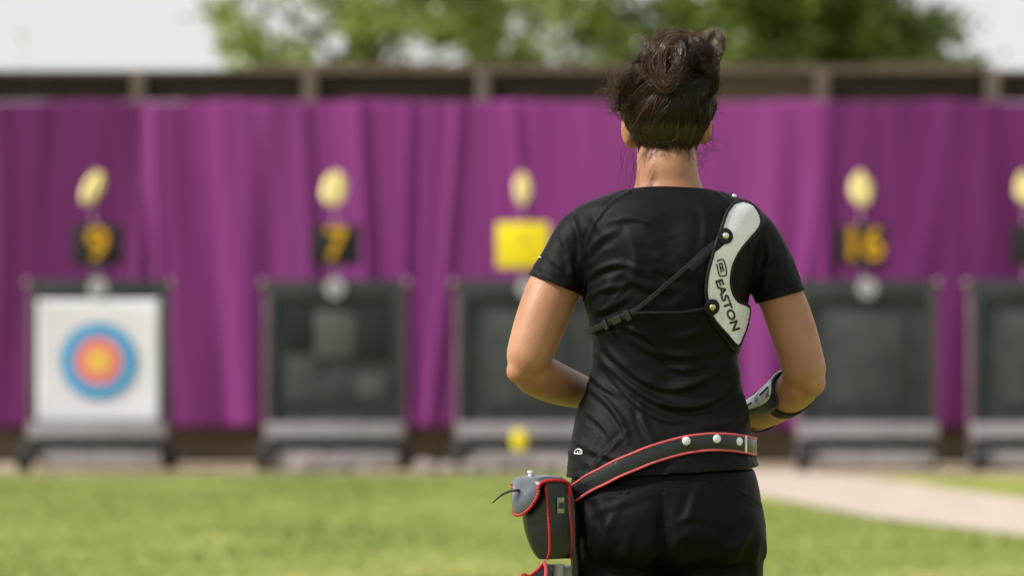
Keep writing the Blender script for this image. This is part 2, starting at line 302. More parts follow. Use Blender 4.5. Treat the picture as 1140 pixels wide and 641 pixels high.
# purple sheets
cb = [(-230, 160), (160, 545), (545, 921), (921, 1320)]
for i, (a, b_) in enumerate(cb):
    Yc = WY - 0.16; xa, xb = P(a, 112, Yc).x, P(b_, 112, Yc).x; z1, z0 = P(0, 112, Yc).z, P(0, 476, Yc).z
    nx, nz_ = 260, 60; V = []; ph = [random.uniform(0, 6.28) for _ in range(6)]
    for iz in range(nz_ + 1):
        v = iz / nz_
        for ix in range(nx + 1):
            u = ix / nx; X = xa + (xb - xa) * u
            lean = 0.25 * (1 - v) * math.sin(X * 0.9 + ph[0])
            q = X + lean
            g = noise.noise(Vector((q * 2.3 + i * 9, v * 0.5, 0))) * 0.042 + noise.noise(Vector((q * 4.5 + i * 4, v * 0.9, 3))) * 0.018
            s_ = abs(noise.noise(Vector((q * 1.3 + i * 5, v * .35, 7)))); g += 0.035 * math.exp(-(s_ / 0.07) ** 2) 
            g += 0.01 * math.sin(X * 12.3 + ph[2]) * (1 - v)
            dz = -0.03 * abs(math.sin(X * 2.1)) * (1 if iz == nz_ else 0)
            V.append((X, Yc - 0.10 - g, z0 + (z1 - z0) * v + dz))
    Fq = [(r_ * (nx + 1) + c, r_ * (nx + 1) + c + 1, (r_ + 1) * (nx + 1) + c + 1, (r_ + 1) * (nx + 1) + c) for r_ in range(nz_) for c in range(nx)]
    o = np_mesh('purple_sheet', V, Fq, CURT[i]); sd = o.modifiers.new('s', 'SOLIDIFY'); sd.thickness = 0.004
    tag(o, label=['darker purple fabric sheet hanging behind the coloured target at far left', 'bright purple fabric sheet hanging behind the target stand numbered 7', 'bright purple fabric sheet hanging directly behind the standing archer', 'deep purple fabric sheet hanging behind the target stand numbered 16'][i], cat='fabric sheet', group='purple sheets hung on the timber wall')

# ------------------------------------------------------------------ target stands
BY = 29.5; SC = F / BY
def stand(xl, xr, kind):
    cx = (P(xl, 400, BY).x + P(xr, 400, BY).x) / 2; W = P(xr, 400, BY).x - P(xl, 400, BY).x; zz = lambda py: P(570, py, BY).z
    root = empty('target_stand', (cx, BY, 0)); ht = zz(312); hw = W / 2
    mb = MB(); t = 0.075
    for sx in (-1, 1): mb.box((sx * (hw - t / 2), 0, (ht + zz(470)) / 2), (t, .22, ht - zz(470)), bev=.008)
    mb.box((0, 0, ht - .095), (W - 2 * t - .002, .22, .19), bev=.008); mb.build('frame', M['frame'], root)
    f = MB().box((0, .02, (ht - .19 + zz(470)) / 2), (W - 2 * t - .004, .16, ht - .19 - zz(470) - .004), bev=.004).build('foam_panel', M['net1'], root)
    if kind == 'grid':
        pt = [(-.36, .42, .24, .5, 'signblack'), (0, .36, .40, .62, 'net2'), (.38, .36, .27, .62, 'signblack'), (-.33, -.24, .34, .62, 'net1'), (.02, -.36, .36, .38, 'frame'), (.36, -.34, .30, .32, 'net2')]
        zc = (ht - .19 + zz(470)) / 2
        for k, (x, z, a, b_, mm) in enumerate(pt):
            o = MB().box((x, -.075 - .002 * k, zc + z * .75), (a, .022, b_ * .75), bev=.003).build('foam_block', M[mm], root)
    elif kind == 'plain':
        MB().box((0, -.07, (ht - .19 + zz(470)) / 2 + .02), (W * .62, .025, 1.0), bev=.01).build('net', M['net2'] if False else M['frame'], root)
        MB().box((0.0, -.085, (ht - .19 + zz(470)) / 2 + .02), (W * .5, .012, .9), bev=.004).build('net_centre', M['net1'], root)
    MB().box((0, -.12, (zz(470) + zz(487)) / 2), (W + .03, .34, zz(470) - zz(487)), bev=.01).build('ledge', M['ledge'], root)
    MB().box((0, .02, (zz(487) + zz(501)) / 2), (W - .1, .2, zz(487) - zz(501) - .004), bev=.005).build('crossbeam', M['frame'], root)
    MB().box((.05, -.22, (zz(501) + zz(517)) / 2), (W - .16, .2, zz(501) - zz(517)), bev=.01).build('lower_panel', M['lower'], root)
    for sx in (-1, 1):
        MB().box((sx * (hw + .022), -.02, ht / 2 + .08), (.035, .05, ht - .16), bev=.005).build('upright', M['pink'], root)
        kb = MB(); kb.sphere((sx * (hw + .055), -.06, ht - .03), (.036, .03, .045)); kb.cyl((sx * (hw + .055), -.06, ht - .03), (sx * (hw - .02), -.02, ht - .03), .018); kb.build('corner_knob', M['pink'], root)
    d = MB(); d.cyl((0, -.115, ht - .08), (0, -.145, ht - .08), .095, n=40); dd = d.build('round_plate', M['tube'], root)
    MB().cyl((0, -.1455, ht - .085), (0, -.152, ht - .085), .035, n=20).build('centre_mark', M['pink'], dd)
    for sx in (-1, 1):
        wx = sx * (hw + .01); wy = -.44 if sx < 0 else .28
        wh = MB(); wh.cyl((wx - .06, wy, .14), (wx + .06, wy, .14), .14, n=28); wo = wh.build('wheel', M['rubber'], root)
        MB().cyl((wx - .066, wy, .14), (wx + .066, wy, .14), .045, n=20).build('hub', M['metal'], wo)
        MB().box((wx, wy * .5, .24), (.05, abs(wy) + .1, .06), bev=.006).build('axle_arm', M['frame'], root)
    br = MB(); br.cyl((-.4, .1, ht - .1), (-.4, .95, .03), .022); br.cyl((.4, .1, ht - .1), (.4, .95, .03), .022); br.build('rear_brace', M['frame'], root)
    return root
stands = []
for xl, xr, kind, lab in [(37, 185, 'face', 'dark wheeled target stand carrying the coloured ring target at far left'), (299, 448, 'grid', 'dark wheeled target stand with patchwork grey foam below sign 7'),
                          (511, 662, 'plain', 'dark wheeled target stand below the yellow board, left of the archer'), (890, 1038, 'plain', 'dark wheeled target stand below sign 16, right of the archer'), (1082, 1232, 'plain', 'dark wheeled target stand cut off by the right edge of the photo')]:
    s_ = stand(xl, xr, kind); tag(s_, lab, 'target stand', 'wheeled target stands along the purple wall'); stands.append(s_)
# paper face
z = P(570, 401.5, BY).z; x = P(112, 400, BY).x; W = (180 - 45) / SC; H = (469 - 334) / SC
tf = empty('paper_target', (x, BY - .13, z), label='white square paper target with blue, red and gold rings', cat='target')
pm = MB(); nn = 24; V = []
for i in range(nn + 1):
    for j in range(nn + 1):
        u, v = j / nn - .5, i / nn - .5; V.append((u * W, -.006 * noise.noise(Vector((u * 4, v * 4, 1))) - .012 * (abs(u) * 2) ** 6, v * H))
pm.add(V, [(i * (nn + 1) + j, i * (nn + 1) + j + 1, (i + 1) * (nn + 1) + j + 1, (i + 1) * (nn + 1) + j) for i in range(nn) for j in range(nn)])
o = pm.build('paper', M['paper'], tf); sd = o.modifiers.new('s', 'SOLIDIFY'); sd.thickness = .003; sd.offset = 1
prev = None
for k, (r_, mm) in enumerate([(.375, 'frame'), (.368, 'rblue'), (.305, 'rlblue'), (.245, 'rred'), (.185, 'rred2'), (.12, 'rgold'), (.06, 'rgold')]):
    if k == 0: MB().tube([(.372 * math.cos(a), -.0125, .372 * math.sin(a)) for a in np.linspace(0, 2 * math.pi, 60)], .003, 6, 1).build('outer_line', M['frame'], tf); continue
    MB().cyl((0, -.008, 0), (0, -.010 - .003 * k, 0), r_, n=64).build('ring', M[mm], tf)
for sx in (-1, 1):
    for sz in (-1, 1): MB().cyl((sx * W * .47, -.01, sz * H * .47), (sx * W * .47, -.03, sz * H * .47), .012, n=12).build('pin', M['rubber'], tf)

# number signs, wind flags
def sign(px, txt, board='signblack', w_=55, h_=45, lab='', hide=False):
    c = P(px, 273, BY - .02); ht = P(0, 312, BY).z; r_ = empty('number_sign', (c.x, BY - .02, ht)); tag(r_, lab, 'sign')
    zc = c.z - ht; MB().box((0, 0, zc), (w_ / SC, .05, h_ / SC), bev=.012).build('board', M[board], r_)
    MB().cyl((0, .03, 0.0), (0, .03, zc + h_ / SC * .3), .014, n=12).build('post', M['metal'], r_)
    V, Fs = text_mesh(txt, .44 if board == 'signblack' else .30, .0 if board == 'signblack' else .012, .006)
    sx = 1.05 if len(txt) == 1 else .98
    nb_ = MB()
    for k_, (ox, oz) in enumerate(((0, 0), (.012, 0), (-.012, 0), (0, .012), (0, -.012))): nb_.add([(v.x * sx + ox, -.034 - v.z - .0006 * k_, zc + v.y + oz) for v in V], Fs)
    nb_.build('numeral', M['yellow'] if board == 'signblack' else M['ledge'], r_, smooth=False) if txt else None
    return r_
sign(109, '9', lab='black sign with one yellow digit, above the coloured ring target')
sign(374, '7', lab='black sign with a yellow 7, above the patchwork foam stand')
sg = sign(582, '', 'yellowboard', 58, 50, lab='plain bright yellow sign board beside the archer\'s left sleeve')
MB().cyl((0.005, -.024, P(0, 267, BY).z - P(0, 312, BY).z), (0.005, -.034, P(0, 267, BY).z - P(0, 312, BY).z), .035, n=16).build('dark_dot', mat('ochre', (.45, .36, .01), .6), sg)
sign(960, '16', lab='black sign with two yellow digits, right of the archer')
sign(1153, '1', lab='black sign board cut off by the right edge of the photo')
def flag(px, py, wpx, hpx, tilt, shape, lab):
    c = P(px, py, BY); zb = P(0, 312, BY).z; r_ = empty('wind_flag', (c.x, BY + .06, zb)); tag(r_, lab, 'wind flag', 'yellow wind flags above the target stands')
    zc = c.z - zb; MB().cyl((0, 0, 0), (0, 0, zc + hpx / SC / 2 + .03), .004, n=10).build('pole', M['white'], r_)
    nn = 16; V = []; W, H = wpx / SC, hpx / SC; rt = Matrix.Rotation(tilt, 3, 'Y')
    for i in range(nn + 1):
        v = i / nn; wd = W / 2 * (math.sin(math.pi * (v * .92 + .04)) ** .6) * (1 + shape * (0.5 - v)) * (1 + .07 * math.sin(v * 6 + px))
        for j in range(nn + 1):
            u = j / nn * 2 - 1; q = rt @ Vector((u * wd, -.03 - .05 * math.cos(u * 1.5) + .02 * math.sin(u * 5 + v * 3), (v - .5) * H)); V.append((q.x, q.y, q.z + zc))
    o = MB().add(V, [(i * (nn + 1) + j, i * (nn + 1) + j + 1, (i + 1) * (nn + 1) + j + 1, (i + 1) * (nn + 1) + j) for i in range(nn) for j in range(nn)]).build('cloth', M['flag'], r_)
    sd = o.modifiers.new('s', 'SOLIDIFY'); sd.thickness = .004
flag(103, 209, 21, 40, R(27), .3, 'narrow tilted yellow wind flag above sign 9')
flag(372, 210, 29, 38, R(12), .1, 'broad round yellow wind flag above sign 7')
flag(582, 210, 18, 36, R(0), .1, 'narrow upright yellow wind flag above the plain yellow board')
flag(959, 210, 25, 38, R(-4), .35, 'pear shaped yellow wind flag above sign 16')
flag(1143, 210, 24, 38, R(-14), .2, 'yellow wind flag partly cut off by the right edge')

# yellow marker and stones at the foot of the stands
c = P(578, 490, 28.7); mk = empty('yellow_marker', (c.x, 28.7, 0), label='round yellow marker on a thin stake before the third target stand', cat='marker')
mm = MB(); mm.sphere((0, 0, c.z), (.075, .02, .11)); mm.build('disc', M['yellowboard'], mk); MB().cyl((0, .02, 0), (0, .02, c.z), .01, n=8).build('stake', M['metal'], mk)
SL = ['pale stone nearest the left wheel of the patchwork foam stand', 'largest pale stone of all, under the patchwork foam stand', 'pale stone touching the right side of the largest stone', 'small pale stone second to the right of the largest stone', 'small low stone tucked against the left of the largest stone', 'pale stone first in the row between the second and third stands', 'low pale stone second in the row between the second and third stands', 'broad pale stone at the left foot of the stand beside the archer', 'small pale stone just left of the round yellow marker', 'pale stone just right of the round yellow marker', 'pale stone closest to the archer\'s hip, under the third stand', 'smallest pale stone at the right end of the cluster under the patchwork stand']
st = [(318, 512, .10), (350, 505, .18), (368, 513, .12), (385, 516, .09), (335, 518, .08), (475, 512, .12), (498, 516, .10), (525, 514, .12), (548, 518, .09), (612, 514, .13), (634, 510, .14), (408, 517, .07)]
for k, (px, py, rr) in enumerate(st):
    Y = 28.95 + random.uniform(-.1, .1); c = P(px, py, Y); bm = bmesh.new(); bmesh.ops.create_icosphere(bm, subdivisions=3, radius=1)
    for v in bm.verts:
        d = 1 + .35 * noise.noise(v.co * 1.3 + Vector((k * 7, 0, 0))) + .15 * noise.noise(v.co * 3.1 + Vector((k, 5, 0))); v.co = Vector((v.co.x * rr * 1.15, v.co.y * rr * .8, v.co.z * rr * .65)) * d
    me = bpy.data.meshes.new('pale_stone'); bm.to_mesh(me); bm.free(); me.materials.append(M['stone']); me.polygons.foreach_set('use_smooth', [True] * len(me.polygons))
    o = link(bpy.data.objects.new('pale_stone', me)); o.location = (c.x, Y, rr * .42)
    tag(o, SL[k], 'stone', 'pale stones below the target stands')

# ------------------------------------------------------------------ trees
def tree(px, Y, halfw, zc, hh, nclump, nleaf, lsize, m, lab, seed, clumps_extra=()):
    rg = np.random.default_rng(seed); X = (px - 570) / F * Y; root = empty('broadleaf_tree', (X, Y, 0)); tag(root, lab, 'tree', 'trees beyond the wall')
    tr = MB(); tr.tube([(0, 0, 0), (.1, 0, 2), (-.05, .1, 4), (.1, 0, zc), (0, 0, zc + hh * .7)], [.35, .28, .24, .16, .04], 12, 5); C = []
    for k in range(nclump):
        d = rg.normal(size=3); d /= np.linalg.norm(d); rad = rg.uniform(.35, 1.0) ** .6; C.append(d * rad * np.array([halfw, halfw * .9, hh]) + [0, 0, zc])
    C = np.array(C + [list(c) for c in clumps_extra])
    for k in range(0, len(C), 3):
        zs = zc - hh * .6 + rg.uniform(0, hh * .6); a = np.array([0, 0, zs]); mid = a * .5 + C[k] * .5 + [0, 0, -.3]; tr.tube([a, mid, C[k]], [.09, .05, .015], 6, 3)
    tr.build('trunk', M['bark'], root)
    idx = rg.integers(0, len(C), nleaf); cs = rg.uniform(.3, .7, len(C)); pos = C[idx] + rg.normal(size=(nleaf, 3)) * cs[idx][:, None] * [.62, .62, .45]
    a = rg.normal(size=(nleaf, 3)); a /= np.linalg.norm(a, axis=1)[:, None]; b_ = np.cross(a, rg.normal(size=(nleaf, 3))); b_ /= np.linalg.norm(b_, axis=1)[:, None]
    s = lsize * rg.uniform(.6, 1.3, nleaf)[:, None]; V = np.stack([pos - a * s, pos - b_ * s * .55, pos + a * s, pos + b_ * s * .55], 1).reshape(-1, 3)
    np_mesh('crown', V, np.arange(nleaf * 4).reshape(-1, 4), m, root, smooth=False)
tree(400, 60, 3.0, 8.6, 4.2, 80, 8500, .13, M['leafA'], 'light green broadleaf tree left of the archer with sky gaps', 3)
tree(545, 64, 1.6, 8.4, 3.8, 34, 2800, .13, M['leafA'], 'slim yellow green tree between the two larger trees', 5)
tree(755, 58, 2.6, 8.6, 4.4, 90, 19000, .13, M['leafB'], 'dense green tree directly behind the archer\'s head', 8)
tree(945, 60, 2.6, 8.2, 4.4, 95, 21000, .13, M['leafB'], 'dense dark tree at right, its edge against the sky', 12)
r_ = empty('floodlight_mast', ((22 - 570) / F * 70, 70, 0), label='thin pale mast against the sky at far left', cat='mast')
hh = P(0, 38, 70).z; MB().cyl((0, 0, 0), (0, 0, hh), .09, .06, n=12).build('pole', M['white'], r_); MB().box((0, 0, hh + .05), (.4, .15, .1), bev=.01).build('lamp_head', M['white'], r_)

# ================================================================== the archer
# ---- shirt
torso_rows = [(190, 701, 793, -.062, .050), (206, 700, 794, -.066, .055), (212, 690, 803, -.076, .06), (220, 667, 822, -.086, .065), (231, 643, 843, -.096, .07), (246, 638, 849, -.106, .08),
    (270, 643, 845, -.118, .09), (300, 648, 840, -.122, .105), (330, 650, 833, -.118, .12), (360, 657, 828, -.110, .115), (385, 660, 823, -.100, .10), (405, 660, 821, -.094, .095),
    (430, 654, 825, -.094, .10), (450, 647, 830, -.100, .105), (470, 641, 834, -.110, .108), (490, 637, 836, -.120, .11), (510, 633, 839, -.130, .112), (527, 631, 845, -.136, .112), (548, 630, 847, -.138, .112)]
sb = MB(); sb.add(*loft_px(torso_rows))
sb.tube([P(680, 247), P(664, 251), P(648, 267), P(632, 296), P(620, 317), P(607, 350)], [.036, .043, .048, .049, .049, .048], 28, 5)
sb.tube([P(808, 248), P(825, 254), P(840, 272), P(855, 299), P(869, 330), P(881, 362)], [.036, .043, .045, .0435, .042, .041], 28, 5)
sh = union(sb, 0.0036, 8)
smooth_bvh = bvh_of(sh)
bm = bmesh.new(); bm.from_mesh(sh)
def cut(sel, p, nrm):
    fs = [f for f in bm.faces if sel(f.calc_center_median())]; g = fs + list({v for f in fs for v in f.verts}) + list({e for f in fs for e in f.edges})
    bmesh.ops.bisect_plane(bm, geom=g, plane_co=p, plane_no=nrm, clear_outer=True, dist=1e-5)
pl = P(590, 306); pr = P(648, 329); d = (pr - pl).normalized(); cut(lambda c: c.x < P(649, 0).x and c.z > P(0, 372).z and c.z < P(0, 285).z, pl, Vector((d.z, 0, -d.x)))
pl = P(842, 338); pr = P(896, 322.5); d = (pr - pl).normalized(); cut(lambda c: c.x > P(838, 0).x and c.z > P(0, 372).z and c.z < P(0, 285).z, pl, Vector((d.z, 0, -d.x)))
pl = P(633, 530); pr = P(845, 518); d = (pr - pl).normalized(); cut(lambda c: c.z < P(0, 500).z, pl, Vector((d.z, 0, -d.x)))
cut(lambda c: abs(c.x - P(747, 0).x) < .09 and c.z > P(0, 232).z, P(747, 209.5, 4.94), Vector((.03, .16, 1)).normalized() * 1)
bmesh.ops.delete(bm, geom=[v for v in bm.verts if not v.link_faces], context='VERTS')
bm.to_mesh(sh); bm.free()
co = np.empty(len(sh.vertices) * 3, np.float32); sh.vertices.foreach_get('co', co); co = co.reshape(-1, 3).astype(float)
nr = np.empty(len(sh.vertices) * 3, np.float32); sh.vertices.foreach_get('normal', nr); nr = nr.reshape(-1, 3).astype(float)
Q = PX(co); back = np.clip((-nr[:, 1] + .25) / .5, 0, 1)
disp = np.zeros(len(co))
guard_axis = [(826, 240), (812, 280), (800, 330), (815, 380)]
FOLDS = [  # polyline, amp mm, width px
    ([(664, 392), (690, 418), (718, 440), (745, 452), (775, 452), (800, 442), (826, 412)], 5.0, 5.0),
    ([(662, 372), (684, 396), (712, 420), (742, 432), (772, 428), (800, 410), (822, 388)], 4.0, 5.5),
    ([(668, 402), (694, 434), (716, 455), (742, 468), (770, 466)], 3.2, 4.5),
    ([(700, 376), (730, 392), (766, 396), (800, 385)], 3.0, 6.0), ([(690, 362), (716, 372), (735, 388)], 3.0, 4.5),
    ([(800, 350), (770, 372), (735, 378)], 2.0, 6.0),
    ([(658, 432), (676, 448), (692, 470), (700, 492)], 4.2, 4.5), ([(648, 456), (668, 470), (684, 492)], 3.0, 4.0), ([(712, 448), (716, 470), (728, 490)], 3.0, 4.5), ([(656, 415), (672, 430), (690, 440)], 3.0, 4.0),
    ([(640, 490), (656, 500), (690, 512), (730, 514)], 2.5, 4.0), ([(832, 452), (812, 470), (780, 474)], 2.6, 5.0), ([(700, 480), (680, 500), (660, 520)], 2.4, 4.0),
    ([(652, 312), (668, 300), (690, 294), (712, 300)], 3.8, 5.0), ([(652, 334), (672, 322), (694, 318)], 3.4, 4.5), ([(655, 350), (676, 344), (700, 330)], 2.5, 4.5), ([(650, 290), (664, 270), (686, 256)], 2.6, 5.5),
    ([(676, 248), (702, 243), (728, 250), (744, 262)], 2.2, 4.5), ([(700, 262), (708, 290), (704, 315)], 2.4, 7.0), ([(728, 275), (745, 300), (770, 306)], 2.4, 8.0), ([(690, 300), (720, 318), (756, 322)], 2.4, 7.0),
    ([(640, 232), (650, 262), (646, 300)], 3.0, 4.5), ([(625, 262), (634, 286), (636, 312)], 2.6, 4.5), ([(612, 288), (628, 300), (640, 318)], 2.0, 4.0), ([(660, 240), (672, 262)], 2.0, 5),
    ([(850, 260), (856, 285), (850, 318)], 3.0, 4.5), ([(866, 284), (868, 306), (858, 326)], 2.4, 4.0), ([(838, 310), (850, 300), (862, 280)], 2.6, 4),
    ([(824, 395), (806, 404), (780, 408)], 2.4, 5), ([(780, 222), (786, 250), (782, 285)], 1.6, 6), ([(735, 400), (760, 412), (790, 402)], 2.2, 4.5)]
for poly, amp, wd in FOLDS:
    wd *= .74; amp *= 1.25
    p2 = catmull(poly, 5); dd, sg_, fr = seg_dist(Q, p2); env = np.clip(np.sin(np.pi * np.clip(fr * .9 + .05, 0, 1)), 0, 1) ** .7; s_ = dd * sg_
    disp += back * amp * .001 * env * (np.exp(-(s_ / wd) ** 2) - .6 * np.exp(-((s_ - 1.7 * wd) / (1.2 * wd)) ** 2))
dd, _, fr = seg_dist(Q, [(744, 255), (742, 330), (742, 420)]); disp -= back * .0045 * np.exp(-(dd / 16) ** 2)
dd, _, fr = seg_dist(Q, catmull(guard_axis, 6)); disp *= 1 - .75 * np.exp(-(dd / 24) ** 4)
# irregular soft creases everywhere
nn_ = np.array([noise.noise(Vector((c[0] * 9 + 1.5 * c[2], c[1] * 9, c[2] * 17 - c[0] * 6))) for c in co]); n2 = np.array([noise.noise(Vector((c[0] * 26, c[1] * 26, c[2] * 34 + 4))) for c in co])
disp += .0020 * (1 - 2 * np.abs(nn_)) * np.clip((P(0, 222).z - co[:, 2]) / .05, 0, 1) + .0007 * n2
n3 = np.array([noise.noise(Vector((c[0] * 24 + 22 * c[2] + 3 * noise.noise(Vector(c) * 9), c[1] * 14, c[2] * 30 - c[0] * 12))) for c in co]); n4 = np.array([noise.noise(Vector(c) * 7 + Vector((5, 5, 5))) for c in co])
disp += .0022 * np.clip(1 - 3.2 * np.abs(n3), 0, 1) * np.clip(n4 * 2 + .5, 0, 1) * np.clip((P(0, 250).z - co[:, 2]) / .1, 0, 1) * (1 - .8 * np.exp(-(seg_dist(Q, catmull(guard_axis, 6))[0] / 24) ** 4))
# raglan seam and hem stitching grooves
for poly in ([(701, 213), (682, 224), (668, 240), (657, 262), (651, 290), (650, 316)], [(797, 214), (812, 226), (826, 244), (833, 270), (836, 300), (836, 325)]):
    dd, _, fr = seg_dist(Q, catmull(poly, 5)); disp += .0016 * (np.exp(-((dd) / 1.8) ** 2)) - .0012 * np.exp(-((dd - 3) / 1.5) ** 2)
for (a, b_) in (((633, 524), (845, 512)), ((592, 299), (651, 322)), ((840, 332), (893, 316))):
    dd, _, fr = seg_dist(Q, [a, b_]); disp -= .0014 * np.exp(-(dd / 1.3) ** 2)
co += nr * disp[:, None]; sh.vertices.foreach_set('co', co.astype(np.float32).ravel()); sh.update()
sh.polygons.foreach_set('use_smooth', [True] * len(sh.polygons)); sh.materials.clear(); sh.materials.append(M['shirt'])

# ---- body
bb = MB()
tr_rows = [r_ for r_ in torso_rows if r_[0] > 206]
bb.add(*loft_px([(222, 700, 790, -.07, .055)] + tr_rows[2:-1] + [(560, 642, 842, -.115, .10), (585, 650, 835, -.10, .08), (600, 660, 825, -.08, .06)], inset=.012))
def zp(px, py, dy): return P(px, py, 5 + dy)
# neck + head
bb.tube([P(744, 245, 5.01), P(744, 222, 5.01), P(743.5, 205, 5.01), P(742.5, 185, 5.012), P(742, 150, 5.04)], [.088, .068, .056, .0515, .05], 36, 6)
hb_ = MB(); hb_.tube([P(744, 222, 5.01), P(743.5, 205, 5.01), P(742.5, 185, 5.012), P(742, 150, 5.04)], [.068, .056, .0515, .05], 36, 6); hb_.sphere(P(742, 118, 5.045), (.0725, .094, .086), 36, 24); head_bvh = BVHTree.FromPolygons(hb_.v, hb_.f)
bb.sphere(P(742, 118, 5.045), (.0725, .094, .086), 36, 24); bb.sphere(P(742, 152, 5.085), (.058, .062, .052), 28, 18); bb.sphere(P(742, 178, 5.115), (.034, .034, .022), 20, 12)
bb.tube([P(742, 128, 5.135), P(742, 143, 5.152), P(742, 149, 5.160)], [.010, .012, .015], 12, 3); bb.sphere(P(742, 164, 5.138), (.024, .014, .012)); bb.sphere(P(742, 115, 5.118), (.052, .03, .012))
for sx, ex, ey in ((-1, 697, 146), (1, 787.5, 143)):
    bb.sphere(P(ex, ey, 5.03), (.0065, .015, .026), 18, 14, rot=Matrix.Rotation(R(-28 * sx), 3, 'Z') @ Matrix.Rotation(R(8 * sx), 3, 'Y')); bb.sphere(P(ex - sx * 5, ey + 8, 5.04), (.012, .012, .018))
def arm(sh_, pts, rad, fore, frad, tip, tr):
    bb.tube(pts, rad, 24, 5); bb.tube(fore, frad, 24, 5); bb.sphere(tip, tr, 20, 14)
arm('L', [P(668, 254), P(648, 268), P(618, 318), P(605, 350, 4.99), P(593, 383, 4.98), P(588, 404, 4.977), P(585, 422, 4.98)], [.034, .042, .0445, .0445, .0405, .037, .018],
    [P(588, 404, 4.975), P(591, 412, 4.985), P(606, 421, 5.02), P(634, 432, 5.09), P(664, 440, 5.165), P(686, 444, 5.2)], [.014, .034, .0370, .0325, .024, .022], P(579, 413, 4.972), (.024, .022, .022))
arm('R', [P(822, 256), P(841, 272), P(868, 328), P(882, 365, 4.99), P(892, 398, 4.98), P(896, 418, 4.977), P(898, 434, 4.98)], [.034, .038, .0390, .0395, .0375, .036, .018],
    [P(897, 414, 4.975), P(893, 425, 4.99), P(878, 440, 5.04), P(856, 456, 5.10), P(834, 466, 5.165), P(815, 468, 5.20)], [.014, .033, .0335, .029, .0225, .021], P(905, 426, 4.968), (.022, .022, .024))
def hand(wr, fwd, side, up):   # wrist, finger direction, thumb side, back-of-hand direction
    wr, fwd, side, up = Vector(wr), Vector(fwd).normalized(), Vector(side).normalized(), Vector(up).normalized(); C = lambda a, s, u: wr + fwd * a + side * s + up * u
    bb.tube([C(0, 0, 0), C(.03, 0, .0), C(.06, .0, .0), C(.085, 0, -.002)], [.024, .034, .038, .034], 20, 4, flat=.42) if False else None
    for s in (-.027, -.009, .009, .027): bb.tube([C(-.01, s * .5, 0), C(.03, s * .9, 0), C(.085, s, 0)], [.017, .0145, .0125], 12, 4)
    for s, L in ((-.030, .056), (-.010, .072), (.010, .078), (.030, .068)):
        bb.tube([C(.075, s, 0), C(.075 + L * .42, s * 1.08, -.006), C(.075 + L * .72, s * 1.08, -.026), C(.075 + L * .82, s * 1.06, -.05)], [.0098, .0088, .0080, .0066], 12, 4)
    bb.tube([C(.015, .022, -.002), C(.045, .045, -.012), C(.075, .056, -.024), C(.098, .055, -.036)], [.015, .0125, .0105, .0085], 12, 4)
hand(P(686, 444, 5.2), (.9, .22, -.1), (0, .3, 1), (0.1, .95, -.3)); hand(P(815, 468, 5.2), (-.9, .22, .1), (0, .3, 1), (0.1, .95, -.3))
# legs under the trousers
for sx, x_ in ((-1, 690), (1, 789)):
    X = P(x_, 600).x; bb.tube([(X, 5.0, .90), (X, 5.0, .62), (X - .004 * sx, 5.0, .46), (X, 4.995, .30), (X, 5.0, .10), (X, 5.005, .06)], [.060, .064, .052, .050, .036, .036], 20, 5); bb.tube([(X, 4.97, .05), (X, 5.05, .045), (X + .01 * sx, 5.14, .03)], [.034, .036, .028], 16, 4)
body_me = union(bb, 0.0038, 9)
def pxspots(): pass
body_me.materials.clear(); body_me.materials.append(M['skin']); body_me.polygons.foreach_set('use_smooth', [True] * len(body_me.polygons))
person = link(bpy.data.objects.new('person', body_me)); tag(person, 'person seen from behind in black t-shirt and trousers, dark hair in a messy bun', 'person')
shirt = link(bpy.data.objects.new('t_shirt', sh), person); sd = shirt.modifiers.new('s', 'SOLIDIFY'); sd.thickness = .0016; sd.offset = -1
for k, ey in enumerate((727, 757)):
    o = MB().sphere(P(ey, 128, 5.128), .011).build('eye', M['eye'], person); MB().sphere(P(ey, 128, 5.137), (.005, .0035, .005)).build('iris', M['ink'], o)
MB().sphere(P(742, 165, 5.148), (.020, .006, .006)).build('lips', M['lip'], person)

# ---- trousers
tb = MB()
tb.add(*loft_px([(520, 640, 838, -.128, .105), (533, 636, 842, -.134, .108), (548, 634, 845, -.142, .11), (572, 635, 848, -.150, .108), (598, 639, 850, -.148, .10), (618, 643, 850, -.13, .09), (628, 655, 838, -.09, .06)], e=2.35))
for sx, x_ in ((-1, 690), (1, 796)):
    X = P(x_, 600).x; tb.tube([P(x_ - 3 * sx, 575, 4.985), P(x_ + 0 * sx, 605, 4.985), P(x_ + 0 * sx, 640, 4.99), (X, 5.0, .62), (X, 5.0, .45), (X, 5.0, .25), (X, 5.0, .09)], [.070, .0795, .0795, .078, .070, .064, .060], 32, 6)
tm = union(tb, 0.0042, 7)
co = np.array([v.co[:] for v in tm.vertices]); nr = np.array([v.normal[:] for v in tm.vertices]); Q = PX(co); back = np.clip((-nr[:, 1] + .25) / .5, 0, 1); disp = np.zeros(len(co))
